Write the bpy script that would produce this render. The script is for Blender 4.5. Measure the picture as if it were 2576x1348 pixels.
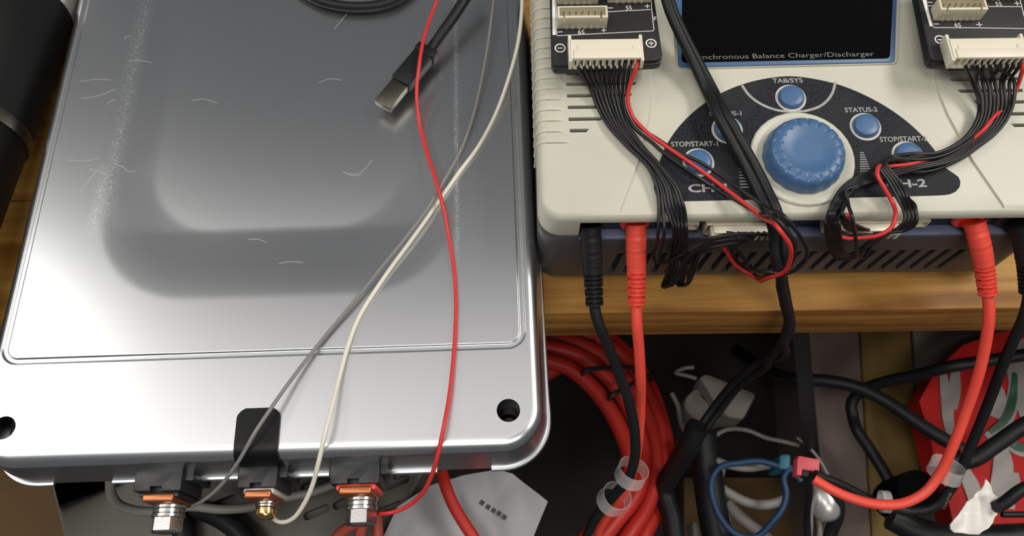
import bpy, bmesh, math, random
import numpy as np
from mathutils import Vector, Matrix
for _o in list(bpy.data.objects): bpy.data.objects.remove(_o)
SC = bpy.context.scene; COL = SC.collection
S = 0.001                                   # everything below is measured in millimetres
random.seed(7); RNG = np.random.default_rng(7)
# ------------------------------------------------------------------ camera
W, H = 2576, 1348
F, PITCH, ROLL, CZ = 2029.0, 1.1531212, -0.012146, 343.42
FW = np.array([0, math.cos(PITCH), -math.sin(PITCH)])
_u = np.cross([1., 0, 0], FW); _r = np.array([1., 0, 0])
RT = math.cos(ROLL)*_r + math.sin(ROLL)*_u
UP = -math.sin(ROLL)*_r + math.cos(ROLL)*_u
CAM = np.array([0, 0, CZ])
cd = bpy.data.cameras.new('camera'); cam = bpy.data.objects.new('camera', cd); COL.objects.link(cam)
cd.sensor_fit = 'HORIZONTAL'; cd.sensor_width = 36; cd.lens = 36*F/W
cd.clip_start = 0.01; cd.clip_end = 50
cd.dof.use_dof = True; cd.dof.focus_distance = 0.33; cd.dof.aperture_fstop = 14
cam.matrix_world = Matrix(((RT[0], UP[0], -FW[0], 0), (RT[1], UP[1], -FW[1], 0), (RT[2], UP[2], -FW[2], CZ*S), (0, 0, 0, 1)))
SC.camera = cam
# ------------------------------------------------------------------ light
wd = bpy.data.worlds.new('world'); SC.world = wd; wd.use_nodes = True
bg = wd.node_tree.nodes['Background']; bg.inputs[0].default_value = (0.93, 0.96, 1.0, 1); bg.inputs[1].default_value = 0.105
def area(name, loc, target, sx, sy, power, col):
    l = bpy.data.lights.new(name, 'AREA'); l.shape = 'RECTANGLE'; l.size = sx; l.size_y = sy; l.energy = power; l.color = col
    o = bpy.data.objects.new(name, l); COL.objects.link(o); o.location = loc
    o.rotation_euler = (Vector(target)-Vector(loc)).to_track_quat('-Z', 'Y').to_euler()
    return o
area('ceiling_lamp', (-0.40, 0.37, 1.60), (-0.40, 0.37, 0), 2.0, 0.66, 3.1, (1.0, 0.94, 0.90))
area('ceiling_lamp_main', (-0.42, -0.20, 1.60), (-0.2, 0.12, 0), 0.9, 0.30, 7.0, (1.0, 0.95, 0.90))
area('ceiling_lamp_left', (-1.4, 0.36, 1.5), (0, 0.2, 0), 0.9, 0.4, 9.5, (1.0, 0.97, 0.90))
area('fill_light_right', (1.2, 0.36, 1.5), (0, 0.2, 0), 0.9, 0.4, 17.5, (1.0, 0.97, 0.90))  # added fill: brightens the bench without mirroring in the lid
area('ceiling_lamp_behind', (0.35, -1.05, 1.7), (0.1, 0.1, 0), 1.0, 0.4, 9, (1.0, 0.95, 0.88))
SC.view_settings.view_transform = 'Standard'; SC.view_settings.look = 'None'
SC.view_settings.exposure = 0.0; SC.view_settings.gamma = 1.0; SC.view_settings.use_curve_mapping = False
# ------------------------------------------------------------------ measuring helpers
def ray(x, y): return FW + RT*((x-W/2)/F) + UP*((H/2-y)/F)
def atz(x, y, z): d = ray(x, y); return CAM + d*((z-CZ)/d[2])           # point of the horizontal plane z
def atY(x, y, Y): d = ray(x, y); return CAM + d*(Y/d[1])                # point of the vertical plane Y
SLOPE = math.atan(0.07)
TN = np.array([0, -math.sin(SLOPE), math.cos(SLOPE)]); TY = np.array([0, math.cos(SLOPE), math.sin(SLOPE)]); TX = np.array([1., 0, 0])
TO = np.array([0, 147., 66.])
def top(x, y, dz=0.0):                                                   # point on the charger's sloping top
    d = ray(x, y); o = TO + TN*dz; return CAM + d*(((o-CAM) @ TN)/(d @ TN))
def topz(Y): return 66 + 0.07*(Y-147)
# ------------------------------------------------------------------ materials
def lin(c): return tuple(((v/255)/12.92 if v/255 <= .04045 else ((v/255+.055)/1.055)**2.4) for v in c) + (1,)
def mat(name, rgb, rough=.5, metal=0., spec=.5, bump=0., bscale=400., var=0., vscale=60., alpha=1., trans=0., coat=0.):
    m = bpy.data.materials.new(name); m.use_nodes = True; nt = m.node_tree; b = nt.nodes['Principled BSDF']
    c = lin(rgb); b.inputs['Base Color'].default_value = c; b.inputs['Roughness'].default_value = rough
    b.inputs['Metallic'].default_value = metal; b.inputs['Specular IOR Level'].default_value = spec
    b.inputs['Alpha'].default_value = alpha; b.inputs['Transmission Weight'].default_value = trans; b.inputs['Coat Weight'].default_value = coat
    tc = nt.nodes.new('ShaderNodeTexCoord')
    if var > 0:
        n = nt.nodes.new('ShaderNodeTexNoise'); n.inputs['Scale'].default_value = vscale; n.inputs['Detail'].default_value = 6
        nt.links.new(tc.outputs['Object'], n.inputs['Vector'])
        r = nt.nodes.new('ShaderNodeValToRGB'); r.color_ramp.elements[0].position = .3; r.color_ramp.elements[1].position = .7
        r.color_ramp.elements[0].color = tuple(v*(1-var) for v in c[:3])+(1,); r.color_ramp.elements[1].color = tuple(min(1, v*(1+var)) for v in c[:3])+(1,)
        nt.links.new(n.outputs['Fac'], r.inputs['Fac']); nt.links.new(r.outputs['Color'], b.inputs['Base Color'])
    if bump > 0:
        n = nt.nodes.new('ShaderNodeTexNoise'); n.inputs['Scale'].default_value = bscale; n.inputs['Detail'].default_value = 4
        nt.links.new(tc.outputs['Object'], n.inputs['Vector'])
        bp = nt.nodes.new('ShaderNodeBump'); bp.inputs['Strength'].default_value = bump; bp.inputs['Distance'].default_value = .0004
        nt.links.new(n.outputs['Fac'], bp.inputs['Height']); nt.links.new(bp.outputs['Normal'], b.inputs['Normal'])
    return m
M = {}
M['cream'] = mat('cream_plastic', (198, 196, 180), .42, bump=.10, bscale=2500, var=.05, vscale=30)
M['ivory'] = mat('ivory_nylon', (228, 222, 202), .38)
M['nylon'] = mat('aged_nylon', (216, 208, 182), .42)
M['blue'] = mat('blue_plastic', (70, 104, 144), .36, var=.06, vscale=90)
M['bezel'] = mat('blue_bezel', (66, 98, 136), .42)
M['navy'] = mat('navy_panel', (38, 48, 68), .5)
M['ledge'] = mat('slate_ledge', (108, 116, 142), .45)
M['gun'] = mat('gunmetal_case', (74, 73, 74), .42, var=.08, vscale=40)
M['black'] = mat('black_plastic', (30, 31, 34), .42)
M['rubber'] = mat('black_rubber', (22, 23, 25), .5, spec=.35, bump=.05, bscale=900)
M['wireblack'] = mat('black_silicone', (24, 24, 26), .40)
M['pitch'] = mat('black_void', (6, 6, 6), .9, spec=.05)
M['pcb'] = mat('black_circuit_board', (24, 24, 25), .55, bump=.15, bscale=3000, var=.2, vscale=500)
M['white'] = mat('white_print', (232, 232, 228), .6)
M['greyprint'] = mat('grey_print', (160, 158, 155), .6, var=.18, vscale=900)
M['dimprint'] = mat('dim_grey_print', (120, 118, 112), .6)
M['ring'] = mat('worn_white_ring', (196, 194, 188), .6, var=.1, vscale=500)
M['dust'] = mat('dusty_blue', (122, 150, 184), .6)
M['glass'] = mat('screen_glass', (5, 5, 5), .09, spec=.35)
M['red'] = mat('red_silicone', (206, 48, 46), .45)
M['redlead'] = mat('red_lead', (232, 78, 62), .42)
M['redcoil'] = mat('orange_red_cable', (184, 38, 28), .5, var=.06, vscale=25)
M['greywire'] = mat('grey_wire', (128, 126, 124), .45)
M['whitewire'] = mat('white_wire', (226, 222, 208), .45)
M['steel'] = mat('zinc_steel', (206, 206, 204), .22, metal=1, bump=.12, bscale=1200)
M['brass'] = mat('yellow_zinc', (214, 178, 118), .2, metal=1)
M['copper'] = mat('copper_bar', (184, 116, 76), .4, metal=.85)
M['nickel'] = mat('nickel_shell', (112, 108, 100), .42, metal=1, var=.15, vscale=500)
M['clear'] = mat('clear_sleeve', (225, 225, 222), .25, alpha=.26)
M['salmon'] = mat('salmon_cable', (168, 74, 58), .5)
M['floorm'] = mat('dark_shelf', (30, 25, 21), .8, var=.25, vscale=8)  # floor, boxes and boards: shade under the bench is put into their colours
M['plate'] = mat('grey_box_metal', (80, 77, 70), .5, var=.1, vscale=15)
M['card'] = mat('brown_cardboard', (88, 66, 36), .85, var=.12, vscale=12)
M['pink'] = mat('mauve_board', (104, 90, 84), .8, var=.1, vscale=10)
M['mustard'] = mat('mustard_board', (110, 88, 42), .8, var=.12, vscale=9)
M['greige'] = mat('greige_board', (108, 102, 94), .8, var=.1, vscale=9)
M['bagred'] = mat('red_foil', (176, 28, 26), .6, spec=.2, var=.12, vscale=40)
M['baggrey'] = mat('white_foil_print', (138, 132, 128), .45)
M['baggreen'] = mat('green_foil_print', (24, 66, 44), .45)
M['paper'] = mat('shaded_white_film', (152, 150, 155), .5, var=.06, vscale=30)  # white film; the module's shadow is put into this greyer colour
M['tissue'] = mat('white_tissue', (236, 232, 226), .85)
M['plugwhite'] = mat('shaded_white_plastic', (128, 122, 116), .55)  # white plastic, greyed in colour for the shade under the bench
M['greycab'] = mat('light_grey_cable', (134, 131, 126), .5)  # light grey toned down for the same under-bench shade
M['bluecab'] = mat('blue_cable', (22, 60, 96), .5)
M['teal'] = mat('teal_plug', (30, 108, 128), .5)
M['deans'] = mat('pink_red_plug', (196, 76, 86), .5)
M['silver'] = mat('silver_plastic', (200, 198, 196), .3, metal=.6)
M['bush'] = mat('shaded_bushing', (50, 47, 42), .45)  # aluminium tube; the shade inside its hole is put into this colour
M['canblack'] = mat('matt_black_can', (14, 14, 15), .55, spec=.3)
M['insul'] = mat('white_insulator', (205, 200, 196), .5)
M['clipblack'] = mat('satin_black_clip', (13, 13, 15), .4, spec=.22)
M['mark'] = mat('dark_ink', (60, 58, 60), .7)
def wood():
    m = bpy.data.materials.new('oiled_wood'); m.use_nodes = True; nt = m.node_tree; b = nt.nodes['Principled BSDF']; N = nt.nodes.new; L = nt.links.new
    tc = N('ShaderNodeTexCoord'); oi = N('ShaderNodeObjectInfo'); ad = N('ShaderNodeVectorMath'); ad.operation = 'ADD'
    mu = N('ShaderNodeVectorMath'); mu.operation = 'SCALE'; mu.inputs['Scale'].default_value = 3.0
    cb = N('ShaderNodeCombineXYZ'); L(oi.outputs['Random'], cb.inputs[0]); L(oi.outputs['Random'], cb.inputs[1]); L(cb.outputs[0], mu.inputs[0])
    L(tc.outputs['Object'], ad.inputs[0]); L(mu.outputs[0], ad.inputs[1])
    mp = N('ShaderNodeMapping'); mp.inputs['Scale'].default_value = (1.6, 26, 34); L(ad.outputs[0], mp.inputs['Vector'])
    n1 = N('ShaderNodeTexNoise'); n1.inputs['Scale'].default_value = 3.2; n1.inputs['Detail'].default_value = 8; n1.inputs['Distortion'].default_value = .8; L(mp.outputs[0], n1.inputs['Vector'])
    mp2 = N('ShaderNodeMapping'); mp2.inputs['Scale'].default_value = (6, 260, 260); L(ad.outputs[0], mp2.inputs['Vector'])
    n2 = N('ShaderNodeTexNoise'); n2.inputs['Scale'].default_value = 4; n2.inputs['Detail'].default_value = 5; L(mp2.outputs[0], n2.inputs['Vector'])
    r = N('ShaderNodeValToRGB'); e = r.color_ramp.elements; e[0].position = .32; e[0].color = lin((150, 100, 44)); e[1].position = .68; e[1].color = lin((214, 162, 88))
    x = e.new(.5); x.color = lin((190, 138, 66)); L(n1.outputs['Fac'], r.inputs['Fac'])
    mx = N('ShaderNodeMixRGB'); mx.blend_type = 'MULTIPLY'; mx.inputs[0].default_value = .35; L(r.outputs['Color'], mx.inputs[1]); L(n2.outputs['Fac'], mx.inputs[2])
    L(mx.outputs[0], b.inputs['Base Color']); b.inputs['Roughness'].default_value = .5; b.inputs['Specular IOR Level'].default_value = .25
    bp = N('ShaderNodeBump'); bp.inputs['Strength'].default_value = .15; bp.inputs['Distance'].default_value = .0005; L(n2.outputs['Fac'], bp.inputs['Height']); L(bp.outputs[0], b.inputs['Normal'])
    return m
M['wood'] = wood()
def aluminium(scuffs):
    m = bpy.data.materials.new('brushed_aluminium'); m.use_nodes = True; nt = m.node_tree; b = nt.nodes['Principled BSDF']; N = nt.nodes.new; L = nt.links.new
    b.inputs['Base Color'].default_value = (.71, .725, .745, 1); b.inputs['Metallic'].default_value = 1
    tc = N('ShaderNodeTexCoord'); mp = N('ShaderNodeMapping'); mp.inputs['Scale'].default_value = (1800, 90, 90); L(tc.outputs['Object'], mp.inputs['Vector'])
    n = N('ShaderNodeTexNoise'); n.inputs['Scale'].default_value = 1; n.inputs['Detail'].default_value = 5; L(mp.outputs[0], n.inputs['Vector'])
    mr = N('ShaderNodeMapRange'); mr.inputs['To Min'].default_value = .275; mr.inputs['To Max'].default_value = .29; L(n.outputs['Fac'], mr.inputs['Value'])
    
    if not scuffs: L(mr.outputs[0], b.inputs['Roughness']); return m
    # worn stripes along the two long edges of the pressed dish
    sp = N('ShaderNodeSeparateXYZ'); L(tc.outputs['Object'], sp.inputs[0])
    def band(u0, w, v0, v1, th):
        a = N('ShaderNodeMath'); a.operation = 'SUBTRACT'; L(sp.outputs[0], a.inputs[0]); a.inputs[1].default_value = u0
        ab = N('ShaderNodeMath'); ab.operation = 'ABSOLUTE'; L(a.outputs[0], ab.inputs[0])
        q = N('ShaderNodeMapRange'); q.inputs['From Min'].default_value = w; q.inputs['From Max'].default_value = 0; L(ab.outputs[0], q.inputs['Value'])
        c = N('ShaderNodeMath'); c.operation = 'SUBTRACT'; L(sp.outputs[1], c.inputs[0]); c.inputs[1].default_value = (v0+v1)/2
        cb = N('ShaderNodeMath'); cb.operation = 'ABSOLUTE'; L(c.outputs[0], cb.inputs[0])
        q2 = N('ShaderNodeMapRange'); q2.inputs['From Min'].default_value = (v1-v0)/2; q2.inputs['From Max'].default_value = (v1-v0)/2*.7; L(cb.outputs[0], q2.inputs['Value'])
        m1 = N('ShaderNodeMath'); m1.operation = 'MULTIPLY'; L(q.outputs[0], m1.inputs[0]); L(q2.outputs[0], m1.inputs[1])
        nn = N('ShaderNodeTexNoise'); nn.inputs['Scale'].default_value = 1900; nn.inputs['Detail'].default_value = 12; nn.inputs['Roughness'].default_value = .72; L(tc.outputs['Object'], nn.inputs['Vector'])
        q3 = N('ShaderNodeMapRange'); q3.inputs['From Min'].default_value = th; q3.inputs['From Max'].default_value = th+.27; L(nn.outputs['Fac'], q3.inputs['Value'])
        m2 = N('ShaderNodeMath'); m2.operation = 'MULTIPLY'; L(m1.outputs[0], m2.inputs[0]); L(q3.outputs[0], m2.inputs[1]); return m2
    s = None
    for a in scuffs:
        k = band(*a)
        if s is None: s = k
        else:
            ad = N('ShaderNodeMath'); ad.operation = 'MAXIMUM'; L(s.outputs[0], ad.inputs[0]); L(k.outputs[0], ad.inputs[1]); s = ad
    mx = N('ShaderNodeMix'); L(s.outputs[0], mx.inputs[0]); L(mr.outputs[0], mx.inputs[2]); mx.inputs[3].default_value = .52; L(mx.outputs[0], b.inputs['Roughness'])
    mm = N('ShaderNodeMapRange'); mm.inputs['To Min'].default_value = 1; mm.inputs['To Max'].default_value = .68; L(s.outputs[0], mm.inputs['Value']); L(mm.outputs[0], b.inputs['Metallic'])
    return m
def panelmat():
    m = mat('charcoal_overlay', (44, 46, 54), .65, spec=.25); nt = m.node_tree; b = nt.nodes['Principled BSDF']; N = nt.nodes.new; L = nt.links.new
    tc = N('ShaderNodeTexCoord'); v = N('ShaderNodeTexVoronoi'); v.feature = 'DISTANCE_TO_EDGE'; v.inputs['Scale'].default_value = 560; v.inputs['Randomness'].default_value = .75
    L(tc.outputs['Object'], v.inputs['Vector']); n = N('ShaderNodeTexNoise'); n.inputs['Scale'].default_value = 45; n.inputs['Detail'].default_value = 6; L(tc.outputs['Object'], n.inputs['Vector'])
    r = N('ShaderNodeValToRGB'); r.color_ramp.elements[0].position = .02; r.color_ramp.elements[0].color = lin((38, 41, 50)); r.color_ramp.elements[1].position = .16; r.color_ramp.elements[1].color = lin((22, 24, 32)); L(v.outputs['Distance'], r.inputs['Fac'])
    mx = N('ShaderNodeMixRGB'); q = N('ShaderNodeMapRange'); q.inputs['From Min'].default_value = .45; q.inputs['From Max'].default_value = .65; q.inputs['To Max'].default_value = .8; L(n.outputs['Fac'], q.inputs['Value']); L(q.outputs[0], mx.inputs[0])
    L(r.outputs['Color'], mx.inputs[1]); mx.inputs[2].default_value = lin((44, 44, 46)); L(mx.outputs[0], b.inputs['Base Color'])
    return m
M['panel'] = panelmat()
# ------------------------------------------------------------------ mesh building
OFF = {}
def tag(o, label=None, cat=None, group=None, kind=None):
    if label: o['label'] = label
    if cat: o['category'] = cat
    if group: o['group'] = group
    if kind: o['kind'] = kind
    return o
def thing(name, label, cat, loc=(0, 0, 0), rz=0., group=None, local=False):
    o = bpy.data.objects.new(name, None); COL.objects.link(o); o.empty_display_size = .02
    o.location = [c*S for c in loc]; o.rotation_euler = (0, 0, rz)
    OFF[o.name] = np.zeros(3) if local else np.array(loc, float)
    return tag(o, label, cat, group)
class G:
    def __init__(s): s.v = []; s.f = []; s.n = 0
    def add(s, v, f):
        v = np.asarray(v, float).reshape(-1, 3); s.v.append(v); s.f += [tuple(i+s.n for i in q) for q in f]; s.n += len(v); return s
    def addbm(s, bm, R=None, c=(0, 0, 0)):
        bm.verts.index_update(); v = np.array([x.co[:] for x in bm.verts]); f = [[x.index for x in q.verts] for q in bm.faces]; bm.free()
        if R is not None: v = v @ np.asarray(R).T
        return s.add(v+np.asarray(c, float), f)
    def box(s, c, size, bev=0., seg=2, R=None, vbev=0., vseg=5, taper=1.):
        bm = bmesh.new(); bmesh.ops.create_cube(bm, size=1); 
        for v in bm.verts:
            k = taper if v.co.z > 0 else 1.
            v.co = Vector((v.co.x*size[0]*k, v.co.y*size[1]*k, v.co.z*size[2]))
        if vbev > 0:
            ed = [e for e in bm.edges if abs(e.verts[0].co.z-e.verts[1].co.z) > size[2]*.9]
            bmesh.ops.bevel(bm, geom=ed, offset=vbev, segments=vseg, affect='EDGES', profile=.5)
        if bev > 0:
            ed = [e for e in bm.edges if len(e.link_faces) == 2 and e.calc_face_angle(0) > .9] if vbev > 0 else list(bm.edges)
            bmesh.ops.bevel(bm, geom=ed, offset=bev, segments=seg, affect='EDGES', profile=.5)
        return s.addbm(bm, R, c)
    def loft(s, loops, cap=True):                        # loops: list of equal-length closed point loops
        n = len(loops[0]); v = np.concatenate([np.asarray(l, float) for l in loops]); f = []
        for k in range(len(loops)-1):
            for i in range(n): j = (i+1) % n; f.append((k*n+i, k*n+j, (k+1)*n+j, (k+1)*n+i))
        if cap: f.append(tuple(range(n-1, -1, -1))); f.append(tuple(range((len(loops)-1)*n, len(loops)*n)))
        return s.add(v, f)
    def slab(s, poly, vec, bev=0.):                      # polygon (counter-clockwise from the side vec points to) thickened along vec
        p = np.asarray(poly, float); vec = np.asarray(vec, float)
        if bev <= 0: return s.loft([p, p+vec])
        n = vec/np.linalg.norm(vec); h = np.linalg.norm(vec); L = [p]
        for t in (0, 45, 90): t = math.radians(t); L.append(inset(p, n, bev*(1-math.cos(t)) or 1e-6)+n*(h-bev*(1-math.sin(t))))
        return s.loft(L)
    def tube(s, pts, r, seg=8, caps=True, closed=False, step=None, rr=None):
        P = spline(pts, step or max(r*1.6, .9), closed); n = len(P)
        T = np.gradient(P, axis=0) if not closed else np.roll(P, -1, 0)-np.roll(P, 1, 0); T /= np.linalg.norm(T, axis=1)[:, None]+1e-9
        a = np.array([0, 0, 1.]) if abs(T[0][2]) < .9 else np.array([1., 0, 0]); U = a-T[0]*(a@T[0]); U /= np.linalg.norm(U); loops = []
        ang = np.arange(seg)*2*math.pi/seg
        for i in range(n):
            U = U-T[i]*(U@T[i]); U /= np.linalg.norm(U); V = np.cross(T[i], U)
            rad = r if rr is None else rr(i/(n-1))
            loops.append(P[i]+rad*(np.cos(ang)[:, None]*U+np.sin(ang)[:, None]*V))
        if closed: loops.append(loops[0])
        return s.loft(loops, caps and not closed)
    def lathe(s, prof, o, ax, seg=32, fn=None, ux=None, cap=True):  # profile [(radius, height)] about axis ax at o
        ax = np.asarray(ax, float); ax = ax/np.linalg.norm(ax); a = np.array([1., 0, 0]) if abs(ax[0]) < .9 else np.array([0, 1., 0])
        if ux is not None: a = np.asarray(ux, float)
        U = a-ax*(a@ax); U /= np.linalg.norm(U); V = np.cross(ax, U); loops = []; th = np.arange(seg)*2*math.pi/seg
        for r, h in prof:
            rr, hh = (np.full(seg, r), np.full(seg, h)) if fn is None else fn(r, h, th)
            loops.append(np.asarray(o, float)+(rr*np.cos(th))[:, None]*U+(rr*np.sin(th))[:, None]*V+hh[:, None]*ax)
        return s.loft(loops, cap)
    def ribbon(s, pts, w, n, th=.05, step=1.0):           # flat strip of width w lying on a surface with normal n
        P = spline(pts, step); T = np.gradient(P, axis=0); n = np.asarray(n, float); loops = []
        for i in range(len(P)):
            b = np.cross(n, T[i]); b = b/(np.linalg.norm(b)+1e-9)*w/2; k = n*th
            loops.append([P[i]-b, P[i]+b, P[i]+b+k, P[i]-b+k])
        return s.loft(loops)
    def mesh(s, name, off=(0, 0, 0), smooth=35):
        me = bpy.data.meshes.new(name); v = (np.concatenate(s.v)-np.asarray(off, float))*S
        me.from_pydata(v.tolist(), [], s.f); me.validate()
        bm = bmesh.new(); bm.from_mesh(me); bmesh.ops.recalc_face_normals(bm, faces=bm.faces); bm.to_mesh(me); bm.free()
        if smooth:
            me.shade_smooth(); me.set_sharp_from_angle(angle=math.radians(smooth))
        return me
    def build(s, name, m, parent=None, smooth=35, label=None, kind=None):
        if parent is not None: off = OFF[parent.name]
        else:
            v = np.concatenate(s.v); off = np.array([(v[:, 0].min()+v[:, 0].max())/2, (v[:, 1].min()+v[:, 1].max())/2, v[:, 2].min()])
        me = s.mesh(name, off, smooth); me.materials.append(M[m] if isinstance(m, str) else m)
        o = bpy.data.objects.new(name, me); COL.objects.link(o)
        if parent is not None: o.parent = parent
        else: o.location = off*S
        OFF[o.name] = off; tag(o, label, kind=kind); return o
def inset(p, n, d):
    out = []; k = len(p)
    for i in range(k):
        a, b, c = p[i-1], p[i], p[(i+1) % k]; e1 = b-a; e2 = c-b; e1 = e1/(np.linalg.norm(e1)+1e-9); e2 = e2/(np.linalg.norm(e2)+1e-9)
        m = np.cross(n, e1)+np.cross(n, e2); l = np.linalg.norm(m); m = m/(l+1e-9); co = max(.35, math.sqrt(max(0, (1+e1@e2)/2))); out.append(b+m*d/co)
    return np.array(out)
def spline(pts, step=1.5, closed=False):
    p = np.asarray(pts, float); n = len(p)
    if n < 3 and not closed:
        k = max(2, int(np.linalg.norm(p[1]-p[0])/step)+1); t = np.linspace(0, 1, k)[:, None]; return p[0]*(1-t)+p[1]*t
    q = np.vstack([p[-1], p, p[0], p[1]]) if closed else np.vstack([2*p[0]-p[1], p, 2*p[-1]-p[-2]]); out = []
    for i in range(n if closed else n-1):
        a, b, c, d = q[i:i+4]; k = max(2, int(np.linalg.norm(c-b)/step)+1)
        # centripetal-like tangents keep long/short spans smooth
        lb = np.linalg.norm(b-a)+1e-6; lc = np.linalg.norm(c-b)+1e-6; ld = np.linalg.norm(d-c)+1e-6
        m1 = ((b-a)/lb*lc+(c-b)/lc*lb)/(lb+lc)*lc; m2 = ((c-b)/lc*ld+(d-c)/ld*lc)/(lc+ld)*lc
        for t in np.arange(k)/k:
            out.append((2*t**3-3*t*t+1)*b+(t**3-2*t*t+t)*m1+(-2*t**3+3*t*t)*c+(t**3-t*t)*m2)
    if not closed: out.append(p[-1])
    return np.array(out)
def rrect(x0, y0, x1, y1, r, k=5):
    o = []
    for cx, cy, a in ((x1-r, y0+r, -90), (x1-r, y1-r, 0), (x0+r, y1-r, 90), (x0+r, y0+r, 180)):
        for i in range(k+1): t = math.radians(a+90*i/k); o.append((cx+r*math.cos(t), cy+r*math.sin(t)))
    return o
def roundpoly(pts, r, k=4):                              # round the corners of a 3-D polygon
    out = []; P = [np.asarray(p, float) for p in pts]; n = len(P)
    for i in range(n):
        a, b, c = P[i-1], P[i], P[(i+1) % n]; rr = r[i] if isinstance(r, (list, tuple)) else r
        d1 = (a-b)/np.linalg.norm(a-b); d2 = (c-b)/np.linalg.norm(c-b); l = min(rr, np.linalg.norm(a-b)*.49, np.linalg.norm(c-b)*.49)
        if l < .05: out.append(b); continue
        s0, s1 = b+d1*l, b+d2*l
        for j in range(k+1): t = j/k; out.append((1-t)**2*s0+2*t*(1-t)*b+t*t*s1)
    return np.array(out)
def cut(o, g):                                           # real openings: subtract a mesh, keep only the result
    c = bpy.data.objects.new('tmp', g.mesh('tmp', OFF[o.name], 0)); COL.objects.link(c)
    if o.parent: c.parent = o.parent
    else: c.location = o.location
    md = o.modifiers.new('b', 'BOOLEAN'); md.operation = 'DIFFERENCE'; md.solver = 'EXACT'; md.object = c; md.use_self = True
    dg = bpy.context.evaluated_depsgraph_get(); me = bpy.data.meshes.new_from_object(o.evaluated_get(dg)); old = o.data
    o.modifiers.clear(); o.data = me; me.name = old.name; bpy.data.meshes.remove(old); bpy.data.objects.remove(c)
    me.shade_smooth(); me.set_sharp_from_angle(angle=math.radians(35))
_tc = {}
def textg(s, P0, P1, n, hh, th=.06, bold=.012):          # lettering whose middle line runs P0 -> P1 on a surface of normal n
    if (s, bold) not in _tc:
        c = bpy.data.curves.new('t', 'FONT'); c.body = s; c.offset = bold; c.resolution_u = 3; o = bpy.data.objects.new('t', c); COL.objects.link(o)
        me = bpy.data.meshes.new_from_object(o.evaluated_get(bpy.context.evaluated_depsgraph_get()))
        _tc[s, bold] = (np.array([v.co[:] for v in me.vertices]), [tuple(p.vertices) for p in me.polygons]); bpy.data.objects.remove(o); bpy.data.meshes.remove(me)
    v, f = _tc[s, bold]; P0 = np.asarray(P0, float); P1 = np.asarray(P1, float); n = np.asarray(n, float); ex = P1-P0; w = np.linalg.norm(ex); ex = ex/w; ey = np.cross(n, ex)
    x = (v[:, 0]-v[:, 0].min())/(np.ptp(v[:, 0])+1e-9)*w; y = ((v[:, 1]-v[:, 1].min())/(np.ptp(v[:, 1])+1e-9)-.5)*hh
    return P0+x[:, None]*ex+y[:, None]*ey+n*th, f
UPV = np.array([0, 0, 1.])
# ================================================================== SETTING
g = G(); g.box((0, 330, -266), (1500, 1100, 12)); tag(g.build('floor', 'floorm'), kind='structure')
g = G(); g.box((0, 700, -110), (1500, 20, 300)); tag(g.build('wall_back', 'floorm'), kind='structure')
# ------------------------------------------------------------------ workbench
bench = thing('workbench', 'oiled wooden workbench top with a squared front edge under the charger', 'workbench', (0, 130, -31))
ye = 129.3
for i, (a, b) in enumerate(((0, 62), (62, 150), (150, 236), (236, 330), (330, 430))):
    g = G(); g.box((0, ye+(a+b)/2, -15.5), (1180, b-a-.25, 31), bev=.9 if i == 0 else .45, seg=2)
    g.build('board', 'wood', bench)
for sx in (-560, 560):
    g = G(); g.box((sx, ye+60, -31-115), (50, 50, 229)); g.build('leg', 'wood', bench)
# ------------------------------------------------------------------ battery module
YAW, MX, MY = 0.0214037, -98.488, 64.075
def ml(P): c, s = math.cos(YAW), math.sin(YAW); x, y = P[0]-MX, P[1]-MY; return np.array([c*x+s*y, -s*x+c*y, P[2]])
def ML(x, y, z): return ml(atz(x, y, z))
def MW(u, v, z): c, s = math.cos(YAW), math.sin(YAW); return np.array([MX+c*u-s*v, MY+s*u+c*v, z])
mod = thing('battery_module', 'silver aluminium battery module with a pressed lid lying over the bench edge', 'battery module', (MX, MY, 0), YAW, local=True)
HWM, V0, V1, RC, RE, ZT = 110.5, -5.0, 298.0, 17.0, 5.0, 35.0
GL, GR = ML(87, 560, 35)[0], ML(1299, 450, 35)[0]; GF = ML(650, 889, 35)[1]
OL, OR_, OF_ = ML(285, 430, 35)[0], ML(1148, 400, 35)[0], ML(600, 745, 35)[1]
IL, IR, IF_ = ML(383, 450, 35)[0], ML(1012, 440, 35)[0], ML(600, 575, 35)[1]
def sd(u, v, x0, y0, x1, y1, r):
    qx = np.abs(u-(x0+x1)/2)-(x1-x0)/2+r; qy = np.abs(v-(y0+y1)/2)-(y1-y0)/2+r
    return np.hypot(np.maximum(qx, 0), np.maximum(qy, 0))+np.minimum(np.maximum(qx, qy), 0)-r
def lines(lo, hi, fine):
    x = [lo+d for d in (0, .15, .4, .8, 1.3, 1.9, 2.6, 3.4, 4.2, 5, 6, 7, 8.5, 10, 11.5, 13, 14.5, 16, 17)]
    x += [hi-(d-lo) for d in x[::-1]]
    y = list(np.arange(lo+18.5, hi-18, 1.6)); L = x+y
    for c, w, w2 in fine: L = [q for q in L if not c-w < q < c+w2]+list(np.arange(c-w, c+w2+.01, .22))
    return np.array(sorted(L))
US = lines(-HWM, HWM, [(GL, 1.9, 6.6), (GR, 6.6, 1.9)]); VS = lines(V0, V1, [(GF, 1.9, 6.6)])
nu, nv = len(US), len(VS); uu, vv = np.meshgrid(US, VS)
dx = np.minimum(uu+HWM, HWM-uu); dy = np.minimum(vv-V0, V1-vv); d = np.minimum(dx, dy); r = np.maximum(RC-d, 0)
mm = np.maximum(dx, dy)-d; inarc = (mm < r) & (r > 0); t = np.where(inarc, 1-mm/np.maximum(r, 1e-6), 0)*math.pi/4
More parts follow.
